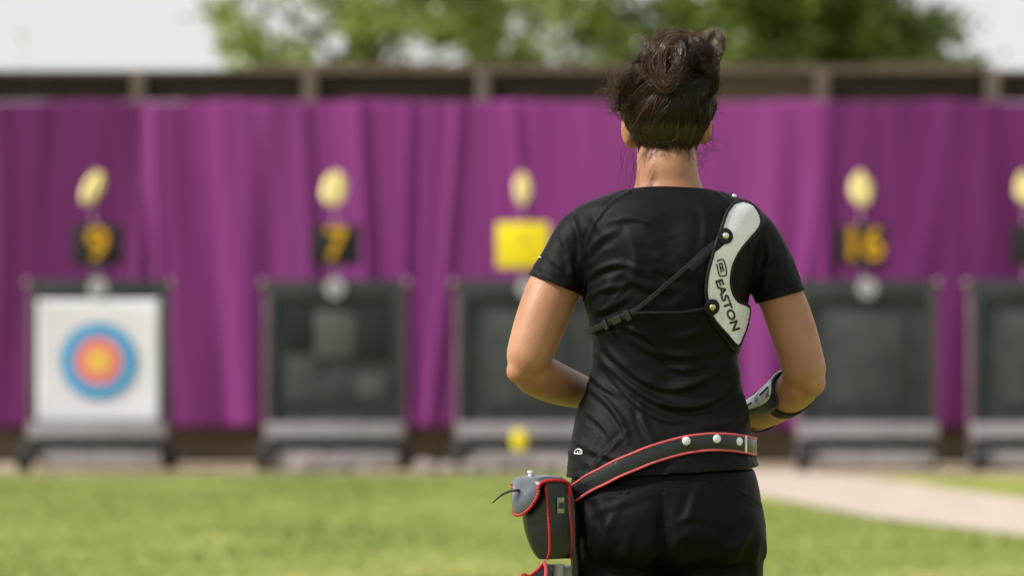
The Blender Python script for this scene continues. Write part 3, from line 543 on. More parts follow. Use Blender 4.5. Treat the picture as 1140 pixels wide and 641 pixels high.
for poly, amp, wd in [([(648, 556), (658, 590), (650, 630)], 2.5, 5), ([(660, 548), (676, 580), (680, 625)], 2.5, 6), ([(690, 560), (672, 600), (668, 640)], 3, 5), ([(655, 575), (690, 560), (712, 556)], 1.6, 4),
        ([(775, 545), (768, 570), (757, 585)], 3.0, 4.5), ([(842, 572), (826, 598), (795, 618), (755, 624)], 5.0, 6), ([(830, 600), (806, 625), (775, 640)], 3.5, 6), ([(700, 600), (690, 630), (692, 660)], 3.5, 6), ([(770, 590), (755, 605), (760, 625)], 2.5, 5), ([(748, 580), (775, 576), (805, 584)], 1.6, 4), ([(846, 590), (838, 620), (842, 650)], 2.5, 5)]:
    p2 = catmull(poly, 5); dd, sg_, fr = seg_dist(Q, p2); env = np.sin(np.pi * np.clip(fr * .9 + .05, 0, 1)) ** .7; s_ = dd * sg_; disp += back * amp * .001 * env * (np.exp(-(s_ / wd) ** 2) - .6 * np.exp(-((s_ - 1.7 * wd) / (1.2 * wd)) ** 2))
dd, _, fr = seg_dist(Q, [(738, 548), (738, 600), (736, 632)]); disp -= back * (.012 * np.exp(-(dd / 9) ** 2) * np.clip(fr * 2, .1, 1) + .002 * np.exp(-(dd / 1.5) ** 2))
for poly in ([(634, 541), (680, 545), (740, 546)], [(740, 533), (778, 534), (815, 545), (846, 562)], [(740, 548), (700, 549), (634, 552)]):
    dd, _, fr = seg_dist(Q, catmull(poly, 4)); disp += back * (.0014 * np.exp(-((dd - 2) / 1.5) ** 2) - .0014 * np.exp(-(dd / 1.2) ** 2))
n1 = np.array([1 - 2 * abs(noise.noise(Vector((c[0] * 10 + c[2] * 3, c[1] * 10, c[2] * 9)))) for c in co]); n3 = np.array([noise.noise(Vector((c[0] * 30 - 10 * c[2], c[1] * 14, c[2] * 18 + c[0] * 8))) for c in co]); disp += .0022 * np.clip(1 - 3 * np.abs(n3), 0, 1) * np.clip((P(0, 556).z - co[:, 2]) / .05, 0, 1)
disp += .003 * n1 * np.clip((P(0, 560).z - co[:, 2]) / .05, 0, 1)
co += nr * disp[:, None]; tm.vertices.foreach_set('co', co.astype(np.float32).ravel()); tm.update()
tm.materials.clear(); tm.materials.append(M['trouser']); tm.polygons.foreach_set('use_smooth', [True] * len(tm.polygons)); trousers = link(bpy.data.objects.new('trousers', tm), person)
for sx, x_ in ((-1, 690), (1, 796)):
    X = P(x_, 600).x; s_ = MB(); s_.tube([(X, 4.925, .06), (X, 4.96, .06), (X, 5.04, .055), (X, 5.12, .042), (X, 5.17, .035)], [.034, .043, .044, .045, .030], 20, 5, flat=.9); so = s_.build('shoe', M['shoe'], person)
    s2 = MB(); s2.tube([(X, 4.915, .014), (X, 5.0, .014), (X, 5.12, .014), (X, 5.185, .016)], [.036, .044, .050, .034], 20, 5, flat=.28); s2.build('sole', M['white'], so)

# ---- hair
SK = P(742, 116, 5.045); RAD = np.array([.0785, .101, .0905])
BUN = P(755, 69, 4.985)
HS = []   # strands: (pts Nx3, radius, tint)
def addstr(p, r_, t): HS.append((np.asarray(p, float), r_, t))
bdir = np.array([(BUN.x - SK.x), -.075, .066]) / RAD; bdir /= np.linalg.norm(bdir)
ZN0, ZN1 = P(742, 168).z, P(742, 116).z
def skin_flat(p, m):
    c = Vector((SK.x, 5.03, p[2])); v = Vector(p) - c; L = v.length; u = v / (L + 1e-9); Lh = hrad(u, p[2])
    k_ = min(1, max(0, (p[2] - ZN0) / (ZN1 - ZN0))); px_, pw_, pb_ = (float(np.interp(p[2], HZ, q_)) for q_ in HQ)
    a_, b_ = u.x / pw_, u.y / (5.03 - pb_); re = 1 / math.sqrt(a_ * a_ + b_ * b_ + 1e-9)
    zc_ = (p[2] - SK.z) / RAD[2]; kk_ = math.sqrt(max(.02, 1 - zc_ * zc_)); A_ = (u.x / (RAD[0] * kk_)) ** 2 + (u.y / (RAD[1] * kk_)) ** 2; B_ = 2 * u.y * (5.03 - SK.y) / (RAD[1] * kk_) ** 2; C_ = ((5.03 - SK.y) / (RAD[1] * kk_)) ** 2 - 1
    cp_ = (-B_ + math.sqrt(max(0, B_ * B_ - 4 * A_ * C_))) / (2 * A_); lift_ = max(0, min(.012, L - cp_)) * (.12 + .88 * k_)
    return c + u * max(Lh + .0007 + .4 * m, re + lift_ + (m - .0012) * .5)
HR_ = [(180, 712, 772, 4.970), (168, 710, 774, 4.9655), (160, 706, 778, 4.960), (150, 701, 783, 4.953), (140, 696, 788, 4.948), (128, 692, 792, 4.9445), (116, 690, 794, 4.944)]
HZ = [P(742, q_[0]).z for q_ in HR_]; HQ = [[P((q_[1] + q_[2]) / 2, 0).x for q_ in HR_], [(q_[2] - q_[1]) / 2 / 660 for q_ in HR_], [q_[3] for q_ in HR_]]
_hc = {}
def hrad(u, z):
    key = (round(math.atan2(u.y, u.x) * 60), round(z * 1500))
    if key not in _hc:
        c = Vector((SK.x, 5.03, z)); h = head_bvh.ray_cast(c + u * .4, -u); _hc[key] = (h[0] - c).length if h[0] is not None else .05
    return _hc[key]
def skin_out(p, m=.0018):   # keep a point outside the head and neck
    c = Vector(SK); v = Vector(p) - c; L = v.length; u = v / L; h = head_bvh.ray_cast(c + u * .4, -u)
    if h[0] is not None and (h[0] - c).length + m > L: return c + u * ((h[0] - c).length + m)
    return Vector(p)
NS = 15000; NX = 0; k = 0
while k < NS + NX:
    d = rng.normal(size=3); d /= np.linalg.norm(d)
    hl = -0.90 + .25 * abs(d[0]) + rng.uniform(0, .10) + 0.10 * noise.noise(Vector((d[0] * 6, d[1] * 4, 0)))      # nape line
    if d[1] > 0: hl = -0.05 + .35 * d[1]
    if d[1] > -.15 and abs(d[0]) > .7: hl = max(hl, -.42)
    if d[2] < max(hl, -.45 - .12 * rng.uniform()) or (d[1] > .55 and d[2] < .55): continue
    if k >= NS and not (d[2] < -.50 and d[1] < .2): continue
    k += 1; clump = noise.noise(Vector((d[0] * 9, d[1] * 9, d[2] * 3))); cl2 = noise.noise(Vector((d[0] * 22, d[1] * 22, d[2] * 5 + 9)))
    n_ = 14; t = np.linspace(0, 1, n_); om = math.acos(np.clip(np.dot(d, bdir), -1, 1)); so_ = math.sin(om) + 1e-6
    pts = (np.sin((1 - t) * om)[:, None] * d + np.sin(t * om)[:, None] * bdir) / so_; pts /= np.linalg.norm(pts, axis=1)[:, None]
    lift = .01 + .06 * max(0, clump) + .045 * cl2 + rng.uniform(0, .06) ** 1.2; bd = bdir + np.array([noise.noise(Vector(d * 5) + Vector((k_, 7, 3))) for k_ in (0, 11, 23)]) * .45 + rng.normal(size=3) * .05; bd /= np.linalg.norm(bd); om = math.acos(np.clip(np.dot(d, bd), -1, 1)); so_ = math.sin(om) + 1e-6; pts = (np.sin((1 - t) * om)[:, None] * d + np.sin(t * om)[:, None] * bd) / so_; pts /= np.linalg.norm(pts, axis=1)[:, None]; lf = lift * np.sin(np.pi * np.clip(t * .85 + .12, 0, 1)) 
    lat = np.cross(pts, bdir); lat /= np.linalg.norm(lat, axis=1)[:, None] + 1e-6
    wv = (.035 * np.sin(t * rng.uniform(3, 6) + clump * 7) * clump + .016 * rng.normal() * np.sin(t * 6 + rng.uniform(0, 6)))[:, None]
    p = np.array(SK) + (pts + lat * wv) * RAD * (1 + lf)[:, None]
    if d[2] < -.3: p = np.array([skin_flat(q, .0015 + .05 * lf[i_]) if q[2] < SK.z - .001 else q for i_, q in enumerate(p)])
    addstr(p, rng.uniform(.00020, .00042), np.clip(.10 + .38 * cl2 + .25 * clump + .35 * noise.noise(Vector((d[0] * 60, d[1] * 60, d[2] * 6))) + rng.normal() * .16, 0, 1))
# nape strands: from the neck up over the back of the skull to the bun
for _ in range(9500):
    ph = float(rng.uniform(-1.4, 1.4)); hz = rng.uniform(0, 1) ** 1.5; py0 = 146 + 24 * hz - 4 * abs(ph) + 7 * noise.noise(Vector((ph * 4, 1, 2))) + 5 * noise.noise(Vector((ph * 14, 1, 2))); zr = P(742, py0).z
    dirx, diry = math.sin(ph), -math.cos(ph); cl2 = noise.noise(Vector((ph * 9, 3, 8))); cl3 = noise.noise(Vector((ph * 30, 3, 8)))
    low = [skin_flat(Vector((SK.x + dirx * .02, 5.03 + diry * .02, zr + (P(742, 136).z - zr) * t)), .0007 + .0012 * (1 + cl3) * t)  for t in (0, .22, .45, .7)]
    dz = -.20; kk = math.sqrt(1 - dz * dz); d0 = np.array([dirx * kk, diry * kk, dz]); om = math.acos(np.clip(np.dot(d0, bdir), -1, 1)); hi = []
    for t in np.linspace(0, rng.uniform(.35, 1), 8):
        q = (math.sin((1 - t) * om) * d0 + math.sin(t * om) * bdir) / math.sin(om); q /= np.linalg.norm(q); hi.append(np.array(SK) + q * RAD * (1.04 + .05 * cl2 * math.sin(3.1 * t) + rng.normal() * .006))
    addstr(catmull(np.array([v[:] for v in low] + hi), 2), rng.uniform(.00018, .00034), np.clip(.10 + .4 * cl2 + .55 * cl3 + rng.normal() * .15 + (.45 if rng.uniform() < .06 else 0), 0, 1))
# bun locks
def lock(guide, nst, width, tint, r0=.00034, curl=.0042):
    nst = int(nst * 1.35); width *= 1.1; tint -= .06
    g = catmull(guide, 6); T = np.gradient(g, axis=0); T /= np.linalg.norm(T, axis=1)[:, None] + 1e-9; up = np.cross(T, [0.1, -1, .2]); up /= np.linalg.norm(up, axis=1)[:, None] + 1e-9; sd_ = np.cross(T, up)
    L = np.linspace(0, 1, len(g)); env = (.35 + .65 * np.sin(np.pi * np.clip(L, .05, .95)))[:, None]
    for _ in range(nst):
        a, rr = rng.uniform(0, 6.28), math.sqrt(rng.uniform()) * width; ph = rng.uniform(0, 6.28); tw = rng.uniform(.5, 1.6)
        ang = a + L * tw; off = (np.cos(ang)[:, None] * up + .55 * np.sin(ang)[:, None] * sd_) * rr * env
        j = curl * rng.normal() * np.sin(L * rng.uniform(4, 10) + ph)[:, None] * up
        addstr(g + off + j, r0 * rng.uniform(.7, 1.2), np.clip(tint + rng.normal() * .17, 0, 1))
BR = np.array([.047, .043, .038])
for k in range(58):
    ax = rng.normal(size=3); ax /= np.linalg.norm(ax); u = np.cross(ax, [0, 0, 1.]); u /= np.linalg.norm(u); v = np.cross(ax, u); a0 = rng.uniform(0, 6.28); sp = rng.uniform(1.6, 3.6); rad = rng.uniform(.78, 1.12); hgt = rng.uniform(-.45, .45); q = []
    for t in np.linspace(0, 1, 7):
        a = a0 + sp * t; q.append(np.array(BUN) + (math.cos(a) * u + math.sin(a) * v + ax * hgt) * BR * (rad + .14 * math.sin(t * 3.1) + rng.normal() * .07))
    lock(q, 50, rng.uniform(.003, .008), .18 + .5 * max(0, (q[3][2] - BUN.z) / .05) + rng.uniform(-.05, .2))  # tint rises toward the bun top: warm top light put into colour
def pxg(l): return [P(a, b_, c) for a, b_, c in l]
lock(pxg([(762, 44, 4.965), (744, 42, 4.945), (729, 53, 4.935), (723, 70, 4.93), (728, 86, 4.925), (738, 96, 4.92), (750, 88, 4.918), (758, 74, 4.925), (762, 62, 4.93)]), 60, .0045, .58, curl=.008)
lock(pxg([(770, 48, 4.96), (755, 42, 4.94), (742, 52, 4.93), (735, 68, 4.925), (738, 82, 4.92), (747, 90, 4.918)]), 34, .003, .75, curl=.007)
lock(pxg([(755, 40, 4.95), (757, 52, 4.93), (756, 66, 4.922), (750, 80, 4.92), (742, 92, 4.922)]), 90, .005, .5)
lock(pxg([(787, 88, 4.95), (795, 72, 4.945), (802, 56, 4.95), (803, 44, 4.96), (797, 37, 4.97), (790, 42, 4.975), (788, 54, 4.97), (790, 64, 4.96)]), 75, .0042, .48)
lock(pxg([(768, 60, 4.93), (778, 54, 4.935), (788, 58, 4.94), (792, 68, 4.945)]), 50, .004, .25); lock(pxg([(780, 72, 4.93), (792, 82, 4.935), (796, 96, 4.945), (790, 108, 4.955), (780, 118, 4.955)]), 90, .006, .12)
lock(pxg([(735, 62, 4.93), (722, 62, 4.935), (713, 68, 4.945), (708, 76, 4.95), (698, 86, 4.96), (690, 98, 4.98)]), 90, .006, .40)
lock(pxg([(728, 78, 4.93), (714, 78, 4.93), (704, 84, 4.94), (697, 94, 4.95), (692, 108, 4.965), (690, 124, 4.985)]), 90, .007, .30)
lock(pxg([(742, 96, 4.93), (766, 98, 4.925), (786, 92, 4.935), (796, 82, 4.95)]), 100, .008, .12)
for k in range(64):   # thin loose curls wrapped over the bun
    ax = rng.normal(size=3); ax /= np.linalg.norm(ax); u = np.cross(ax, [0.3, 0, 1.]); u /= np.linalg.norm(u); v = np.cross(ax, u); a0 = rng.uniform(0, 6.28); sp = rng.uniform(1.0, 2.6); rad = rng.uniform(.98, 1.16); hgt = rng.uniform(-.6, .6); q = []
    for t in np.linspace(0, 1, 8):
        a = a0 + sp * t; q.append(np.array(BUN) + (math.cos(a) * u + math.sin(a) * v + ax * (hgt + .15 * math.sin(t * 6 + k))) * BR * (rad + .10 * math.sin(t * 7 + k) + rng.normal() * .04))
    lock(q, 11, rng.uniform(.0008, .0024), rng.uniform(.2, .9), r0=.0003, curl=.004)
# frizz
def friz(x0, x1, y0, y1, nst, L, r_=.00028, tint=.5, Y0=4.96, Y1=5.06, dirx=0, diry=-1, sp=1.2, curl=1.0):
    for _ in range(nst):
        p = np.array(P(rng.uniform(x0, x1), rng.uniform(y0, y1), rng.uniform(Y0, Y1))); a = math.atan2(-diry, dirx) + rng.normal() * sp; q = [p.copy()]; l = L * rng.uniform(.4, 1.3); cv = rng.normal() * 1.0 * curl
        n_ = 14
        for i in range(n_): a += cv * .35 + rng.normal() * .12; p = p + l / n_ * np.array([math.cos(a), rng.normal() * .3, math.sin(a)]); q.append(p.copy())
        addstr(q, r_, np.clip(tint + rng.normal() * .12, 0, 1))
friz(680, 698, 86, 124, 480, .022, tint=.40, dirx=-1, diry=-.1, sp=.9, curl=1.6); friz(684, 700, 108, 130, 90, .018, tint=.35, dirx=-1, diry=.5, sp=1)
friz(718, 800, 40, 56, 300, .022, tint=.65, dirx=0, diry=-1); friz(722, 735, 45, 70, 60, .03, tint=.65, dirx=-1, diry=-1); friz(695, 725, 62, 88, 90, .018, tint=.5, dirx=-.6, diry=-1)
friz(712, 800, 34, 60, 120, .04, r_=.00025, tint=.55, curl=2.5)
friz(676, 700, 84, 122, 260, .035, r_=.00024, tint=.5, dirx=-1, diry=.3, sp=1.3, curl=2.6)
friz(690, 796, 60, 150, 220, .035, r_=.0002, tint=.4, dirx=0, diry=-.3, sp=2.5, curl=2.0, Y0=4.94, Y1=4.99)
friz(786, 800, 60, 130, 140, .02, tint=.45, dirx=1, diry=-.4); friz(786, 794, 140, 168, 40, .02, tint=.35, dirx=.6, diry=.6); friz(775, 785, 160, 185, 22, .02, tint=.3, dirx=.3, diry=.8)
# nape wisps
for _ in range(160):
    x_ = rng.uniform(712, 773); y_ = rng.uniform(156, 170) - 6 * ((x_ - 742) / 30) ** 2 * 0; l = rng.uniform(5, 20) * (1.3 if abs(x_ - 742) > 20 else .8); s = rng.normal() * 4
    addstr(np.array([skin_flat(P(x_ + s * t + 1.2 * math.sin(t * 5), y_ + l * t, 4.98), .001 + .003 * t)[:] for t in np.linspace(0, 1, 8)]), .00018, .35)
for x_, y_, l, s in [(706, 160, 48, -8), (704, 165, 40, -2), (702, 158, 55, -12), (708, 168, 42, 3), (700, 150, 40, -10), (706, 172, 60, -2), (708, 175, 70, -4), (778, 165, 22, 3), (790, 150, 18, 8), (699, 125, 30, -12), (786, 120, 40, 9)]:
    for _ in range(3):
        q = rng.normal() * 2; addstr(np.array([P(x_ + q + s * t + (4 + q) * math.sin(t * 4 + q), y_ + l * t, 4.95 + .01 * t) for t in np.linspace(0, 1, 16)]), .00025, .4)
# to mesh
VV, FF, TT = [], [], []; off = 0
for p, r_, t in HS:
    n_ = len(p); T = np.gradient(p, axis=0); T /= np.linalg.norm(T, axis=1)[:, None] + 1e-12; u = np.cross(T, [.31, .22, .92]); u /= np.linalg.norm(u, axis=1)[:, None] + 1e-12; v = np.cross(T, u)
    rr = r_ * np.minimum(1, np.minimum(np.linspace(1.2, .15, n_) * 1.6, np.linspace(.3, 4, n_))); q = np.stack([p + (math.cos(a) * u + math.sin(a) * v) * rr[:, None] for a in (0, 2.094, 4.189)], 1).reshape(-1, 3); VV.append(q)
    i = np.arange(n_ - 1)[:, None] * 3 + off; j = np.arange(3)[None]; j2 = (j + 1) % 3; FF.append(np.stack([i + j, i + j2, i + 3 + j2, i + 3 + j], -1).reshape(-1, 4)); TT.append(np.full(n_ * 3, t)); off += n_ * 3
# underlying hair mass
cap = MB(); cap.sphere(SK, tuple(RAD * .985), 64, 48); V = np.array(cap.v); D = (V - np.array(SK)) / RAD; V = np.array([skin_flat(q, .0006)[:] if q[2] < SK.z - .001 else q for q in V]); keep = (D[:, 2] > -.66 + .10 * rng.uniform(size=len(D)) + .5 * np.abs(D[:, 0]) ** 2) & ~((D[:, 1] > .45) & (D[:, 2] < .55)) & ~((D[:, 1] > -.1) & (D[:, 2] < -.1)) & ~((np.abs(D[:, 0]) > .8) & (D[:, 2] < -.22))
Fc = np.array([f for f in cap.f if all(keep[list(f)])]); VV.append(V); FF.append(Fc + off); TT.append(np.full(len(V), .03)); off += len(V)
bn = MB(); bn.sphere(BUN, tuple(BR * .86), 40, 28); V = np.array(bn.v); V = np.array(BUN) + (V - np.array(BUN)) * np.array([1 + .25 * noise.noise(Vector(v) * 40) for v in V])[:, None]; VV.append(V); FF.append(np.array(bn.f) + off); TT.append(np.full(len(V), .05)); off += len(V)
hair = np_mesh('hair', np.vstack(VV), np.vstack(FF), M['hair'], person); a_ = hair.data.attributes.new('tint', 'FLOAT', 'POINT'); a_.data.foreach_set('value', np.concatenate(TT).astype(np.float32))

# ---- draping helpers
clothes_bvh = smooth_bvh
def proj(px, py, lift=.003, bvh=None, near=True):
    d = ray(px, py).normalized(); o_ = Vector((0, 0, CAMZ)); h = (bvh or smooth_bvh).ray_cast(o_, d)
    if h[0] is None or h[1].y > -.12:
        q = P(px, py, 4.985); h = (bvh or smooth_bvh).find_nearest(q)
    nn_ = h[1] if h[1].y < .3 else -h[1]; return h[0] + nn_ * lift, nn_
def patch(name, poly, lift, thick, m, parent=None, step=5.0, sub=5):
    pp = catmull(list(poly) + [poly[0]], sub)[:-1]; bm = bmesh.new(); vs = [bm.verts.new((a, b_, 0)) for a, b_ in pp]; f = bm.faces.new(vs)
    bmesh.ops.triangulate(bm, faces=[f])
    x0, y0 = pp.min(0); x1, y1 = pp.max(0)
    for v in np.arange(x0 + step, x1, step): bmesh.ops.bisect_plane(bm, geom=bm.verts[:] + bm.edges[:] + bm.faces[:], plane_co=(v, 0, 0), plane_no=(1, 0, 0))
    for v in np.arange(y0 + step, y1, step): bmesh.ops.bisect_plane(bm, geom=bm.verts[:] + bm.edges[:] + bm.faces[:], plane_co=(0, v, 0), plane_no=(0, 1, 0))
    bm.verts.index_update(); N = {}
    for v in bm.verts: p_, nn_ = proj(v.co.x, v.co.y, lift); N[v.index] = (p_, nn_)
    for v in bm.verts: v.co = N[v.index][0]
    bmesh.ops.recalc_face_normals(bm, faces=bm.faces)
    if sum(f.normal.y for f in bm.faces) > 0: bmesh.ops.reverse_faces(bm, faces=bm.faces)
    me = bpy.data.meshes.new(name); bm.to_mesh(me); bm.free(); me.materials.append(m); me.polygons.foreach_set('use_smooth', [True] * len(me.polygons))
    o = link(bpy.data.objects.new(name, me), parent); s = o.modifiers.new('s', 'SOLIDIFY'); s.thickness = thick; s.offset = -1; return o
def band(name, pts3, nrm, w_, th, m, parent=None, closed=False):   # flat band along 3-D points with surface normals
    p = np.array([x[:] for x in pts3]); nn_ = np.array([x[:] for x in nrm]); T = (np.roll(p, -1, 0) - np.roll(p, 1, 0)) if closed else np.gradient(p, axis=0); T /= np.linalg.norm(T, axis=1)[:, None]; S = np.cross(nn_, T); S /= np.linalg.norm(S, axis=1)[:, None]
    prof = [(-1, 0), (-.96, .75), (-.85, 1), (0, 1.05), (.85, 1), (.96, .75), (1, 0)]; k = len(prof); V = []
    for i in range(len(p)):
        for a, h in prof: V.append(p[i] + S[i] * a * w_ / 2 + nn_[i] * h * th)
    n_ = len(p); rng_ = range(n_) if closed else range(n_ - 1); Fs = [(i * k + j, i * k + (j + 1) % k, ((i + 1) % n_) * k + (j + 1) % k, ((i + 1) % n_) * k + j) for i in rng_ for j in range(k)]
    if not closed: Fs += [tuple(range(k)), tuple((n_ - 1) * k + j for j in range(k))]
    return MB().add(V, Fs).build(name, m, parent), S
def strap(name, px, w_, m, parent=None, lift=.004, th=.0016, sub=8):
    g = catmull(px, sub); a = [proj(x, y, lift) for x, y in g]; return band(name, [q[0] for q in a], [q[1] for q in a], w_, th, m, parent)[0]
def disc(name, px, py, r_, h, m, parent, lift=.006, dome=True, bvh=None):
    p_, nn_ = proj(px, py, lift, bvh); mb = MB(); q = nn_.to_track_quat('Z', 'Y').to_matrix(); V = []; Fs = []; n_ = 24; prof = [(1, -.3), (1, .2), (.85, .6), (.5, .9), (0.02, 1)] if dome else [(1, -.5), (1, .7), (.9, 1), (0.02, 1)]
    for a, z_ in prof:
        for j in range(n_): V.append(p_ + q @ Vector((a * r_ * math.cos(2 * math.pi * j / n_), a * r_ * math.sin(2 * math.pi * j / n_), z_ * h)))
    Fs = [(i * n_ + j, i * n_ + (j + 1) % n_, (i + 1) * n_ + (j + 1) % n_, (i + 1) * n_ + j) for i in range(len(prof) - 1) for j in range(n_)] + [tuple((len(prof) - 1) * n_ + j for j in range(n_))]
    return mb.add(V, Fs).build(name, m, parent)

# ---- chest guard with its straps
cg = empty('chest_guard', P(812, 300, 4.9), label='white and black leather chest guard strapped over the right shoulder blade', cat='chest guard')
def keepw(o, par): o.parent = par; o.matrix_parent_inverse = Matrix.Translation(-Vector(par.location)); return o
GP = [(815, 229), (824, 227), (834, 230), (841, 238), (843, 248), (839, 257), (830, 268), (821, 280), (814, 294), (811, 308), (812, 322), (818, 334), (830, 341), (829, 357), (824, 372), (817.5, 384), (807, 372), (793, 355), (788, 341), (785, 327), (786, 308), (791, 288), (796, 271), (803, 252), (808, 238)]
keepw(patch('leather_panel', GP, .0072, .0022, M['guardwhite']), cg)
g = catmull(GP + [GP[0]], 4); pts = [proj(x, y, .0062)[0] for x, y in g]; V, Fs = tube(pts, .0029, 10, 1, True); keepw(MB().add(V, Fs).build('binding', M['binding']), cg)
DK = [(800, 372 - 20), (807, 372), (817, 385), (821, 392), (826, 380), (830, 365), (831, 345), (834, 338), (828, 352)]
keepw(patch('under_panel', [(784, 327), (790, 356), (804, 375), (818, 393), (826, 380), (831, 360), (832, 341), (820, 338), (812, 324), (811, 300), (800, 290), (790, 300)], .0040, .002, M['binding']), cg)
for nm, (x_, y_), mt in (('rivet', (805, 264), 'rivet'), ('rivet', (790, 341), 'brass')):
    keepw(disc('rivet_tab', x_, y_, .0135, .0016, M['binding'], None, .0095, False), cg); keepw(disc(nm, x_, y_, .0056, .0035, M[mt], None, .0115), cg)
keepw(disc('rivet', 815.5, 222.5, .004, .003, M['rivet'], None, .008), cg)
keepw(strap('diagonal_strap', [(803, 265), (785, 278), (762, 299), (740, 318), (718, 337), (706, 346)], .0072, M['strap'], lift=.0052), cg)
keepw(strap('tab_strap', [(804, 268), (795, 276), (784, 284), (768, 300)], .0125, M['binding'], lift=.0062), cg)
keepw(strap('thin_strap', [(790, 341), (765, 346), (740, 347), (718, 347), (706, 348)], .0036, M['strap'], lift=.0050), cg)
keepw(strap('webbing', [(708, 346), (694, 352), (677, 360), (664, 366), (657.5, 369)], .0115, M['strap'], lift=.0052), cg)
def slab(px, py, ang, a, b_, h, lift, m, nm):
    p_, nn_ = proj(px, py, lift); X = Vector((math.cos(ang), 0, math.sin(ang))); X = (X - nn_ * X.dot(nn_)).normalized(); Y_ = nn_.cross(X); rot = Matrix((X, Y_, nn_)).transposed(); keepw(MB().box(p_, (a, b_, h), rot, bev=min(a, b_, h) * .3).build(nm, m), cg)
slab(700.5, 349.5, R(26), .010, .018, .005, .0085, M['buckle'], 'slider'); slab(678, 360, R(24), .009, .017, .005, .0085, M['buckle'], 'slider'); slab(689, 355, R(25), .018, .012, .003, .0080, M['buckle'], 'clip_plate')
# lettering
gb = smooth_bvh
def put_text(txt, cx, cy, ang, hpx, m, nm, par, stretch=1.0, lift=.0082, off=.012):
    V, Fs = text_mesh(txt, 1.0, off); xs = [v.x for v in V]; ys = [v.y for v in V]; H = max(ys) - min(ys); s = hpx / H; x0 = (max(xs) + min(xs)) / 2; y0 = (max(ys) + min(ys)) / 2; ca, sa = math.cos(ang), math.sin(ang); o_ = []
    for v in V:
        a, b_ = (v.x - x0) * s * stretch, (v.y - y0) * s; qx = cx + a * ca + b_ * sa; qy = cy + a * sa - b_ * ca; o_.append(proj(qx, qy, lift)[0])
    o = MB().add(o_, Fs).build(nm, m, None, smooth=False)
    return keepw(o, par)
put_text('EASTON', 806.8, 338.5, R(72), 8.4, M['ink'], 'lettering', cg, 1.42, off=.03)
# emblem: rounded box with two bars
em = MB(); ca, sa = math.cos(R(78)), math.sin(R(78))
def E(a, b_): return proj(801 + a * ca + b_ * sa, 298 + a * sa - b_ * ca, .0076)[0]
def qb(pl, wd=.0012): em.tube([E(*q) for q in pl], wd, 6, 3)
qb([(-8, -3), (-8, 4), (7, 4), (8.5, 0), (7, -4), (-5, -4)]); qb([(-5, 1.5), (0, 1.5), (4, 1.5)]); qb([(-5, -1.2), (0, -1.2), (5, -1.2)]); qb([(-5, 1.5), (-5, -1.2)]); qb([(0, 1.5), (0, -1.2)])
keepw(em.build('emblem', M['ink']), cg)
# ---- small shirt marks
lg = put_text('fila', 0, 0, 0, 1, M['white'], 'x', cg) if False else None
def mark(pl, wd, nm):
    mb = MB()
    for l in pl: mb.tube([proj(x_, y_, .0035)[0] for x_, y_ in l], wd, 6, 3)
    return mb.build(nm, M['white'], shirt)
mark([[(599, 286), (602, 287), (604, 287.6)]], .0009, 'sleeve_mark')
mark([[(641.5, 505), (642.5, 501.5), (646, 500), (649.5, 501.5)], [(641.5, 505), (645, 505.5), (649, 505.5)], [(645, 504.5), (645, 502.5)], [(647.5, 504.5), (647.5, 502)], [(649.5, 505.5), (649.5, 502)]], .0008, 'hem_mark')

# ---- belt
bmj = bmesh.new(); bmj.from_mesh(sh); bmj.from_mesh(tm); allb = BVHTree.FromBMesh(bmj); bmj.free()
zb = [(634, 551), (660, 533.5), (680, 522), (700, 512), (720, 503), (740, 496.5), (760, 491.5), (780, 489), (800, 489.5), (820, 492.5), (836, 496)]
cxw, cyw = P(737, 500).x, 4.99; Nn = 160; B3 = []; BN = []
bx = [P(a, b_).x for a, b_ in zb]; bz = [P(a, b_).z for a, b_ in zb]
for i in range(Nn):
    a = 2 * math.pi * i / Nn; d = Vector((math.cos(a), math.sin(a), 0)); zt_ = 0
    X = cxw + .16 * math.cos(a); zz = np.interp(X, bx, bz) if math.sin(a) <= .15 else np.interp(X, [bx[0], bx[-1]], [bz[0], bz[-1]])
    for _ in range(2):
        h = allb.ray_cast(Vector((cxw, cyw, zz)) + d * .6, -d); rr = (h[0] - Vector((cxw, cyw, zz))).length if h[0] else .15
        X = cxw + rr * math.cos(a); zz = np.interp(X, bx, bz) if math.sin(a) <= .0 else np.interp(X, [bx[0], bx[-1]], [bz[0], bz[-1]])
    B3.append([rr, zz, a])
rr = np.array([b_[0] for b_ in B3]); zz = np.array([b_[1] for b_ in B3]); rm = np.max([np.roll(rr, k) for k in range(-4, 5)], 0)
for _ in range(4): rm = (np.roll(rm, 1) + rm + np.roll(rm, -1)) / 3; zz = (np.roll(zz, 1) + zz + np.roll(zz, -1)) / 3
A = np.array([b_[2] for b_ in B3]); P3 = np.stack([cxw + (rm + .002) * np.cos(A), cyw + (rm + .002) * np.sin(A), zz], 1); N3 = np.stack([np.cos(A) / .16, np.sin(A) / .12, np.zeros(Nn)], 1); N3 /= np.linalg.norm(N3, axis=1)[:, None]
belt_root = empty('quiver_belt', (cxw, cyw, float(zz.mean())), label='black leather belt with red piping and white studs slung round the hips', cat='belt')
bo, S = band('leather_strap', P3, N3, .0275, .003, M['leather'], None, True); keepw(bo, belt_root)
for s in (-1, 1):
    e = P3 + S * s * .0135 + N3 * .0022; V, Fs = tube(list(e) + [e[0]], .0021, 8, 1, False); keepw(MB().add(V, Fs).build('piping', M['piping']), belt_root)
bbv = BVHTree.FromPolygons([v.co[:] for v in bo.data.vertices], [p_.vertices[:] for p_ in bo.data.polygons])
for x_, y_ in ((764, 490.5), (798, 488), (823, 491)): keepw(disc('stud', x_, y_, .0070, .003, M['stud'], None, .0005, True, bbv), belt_root)
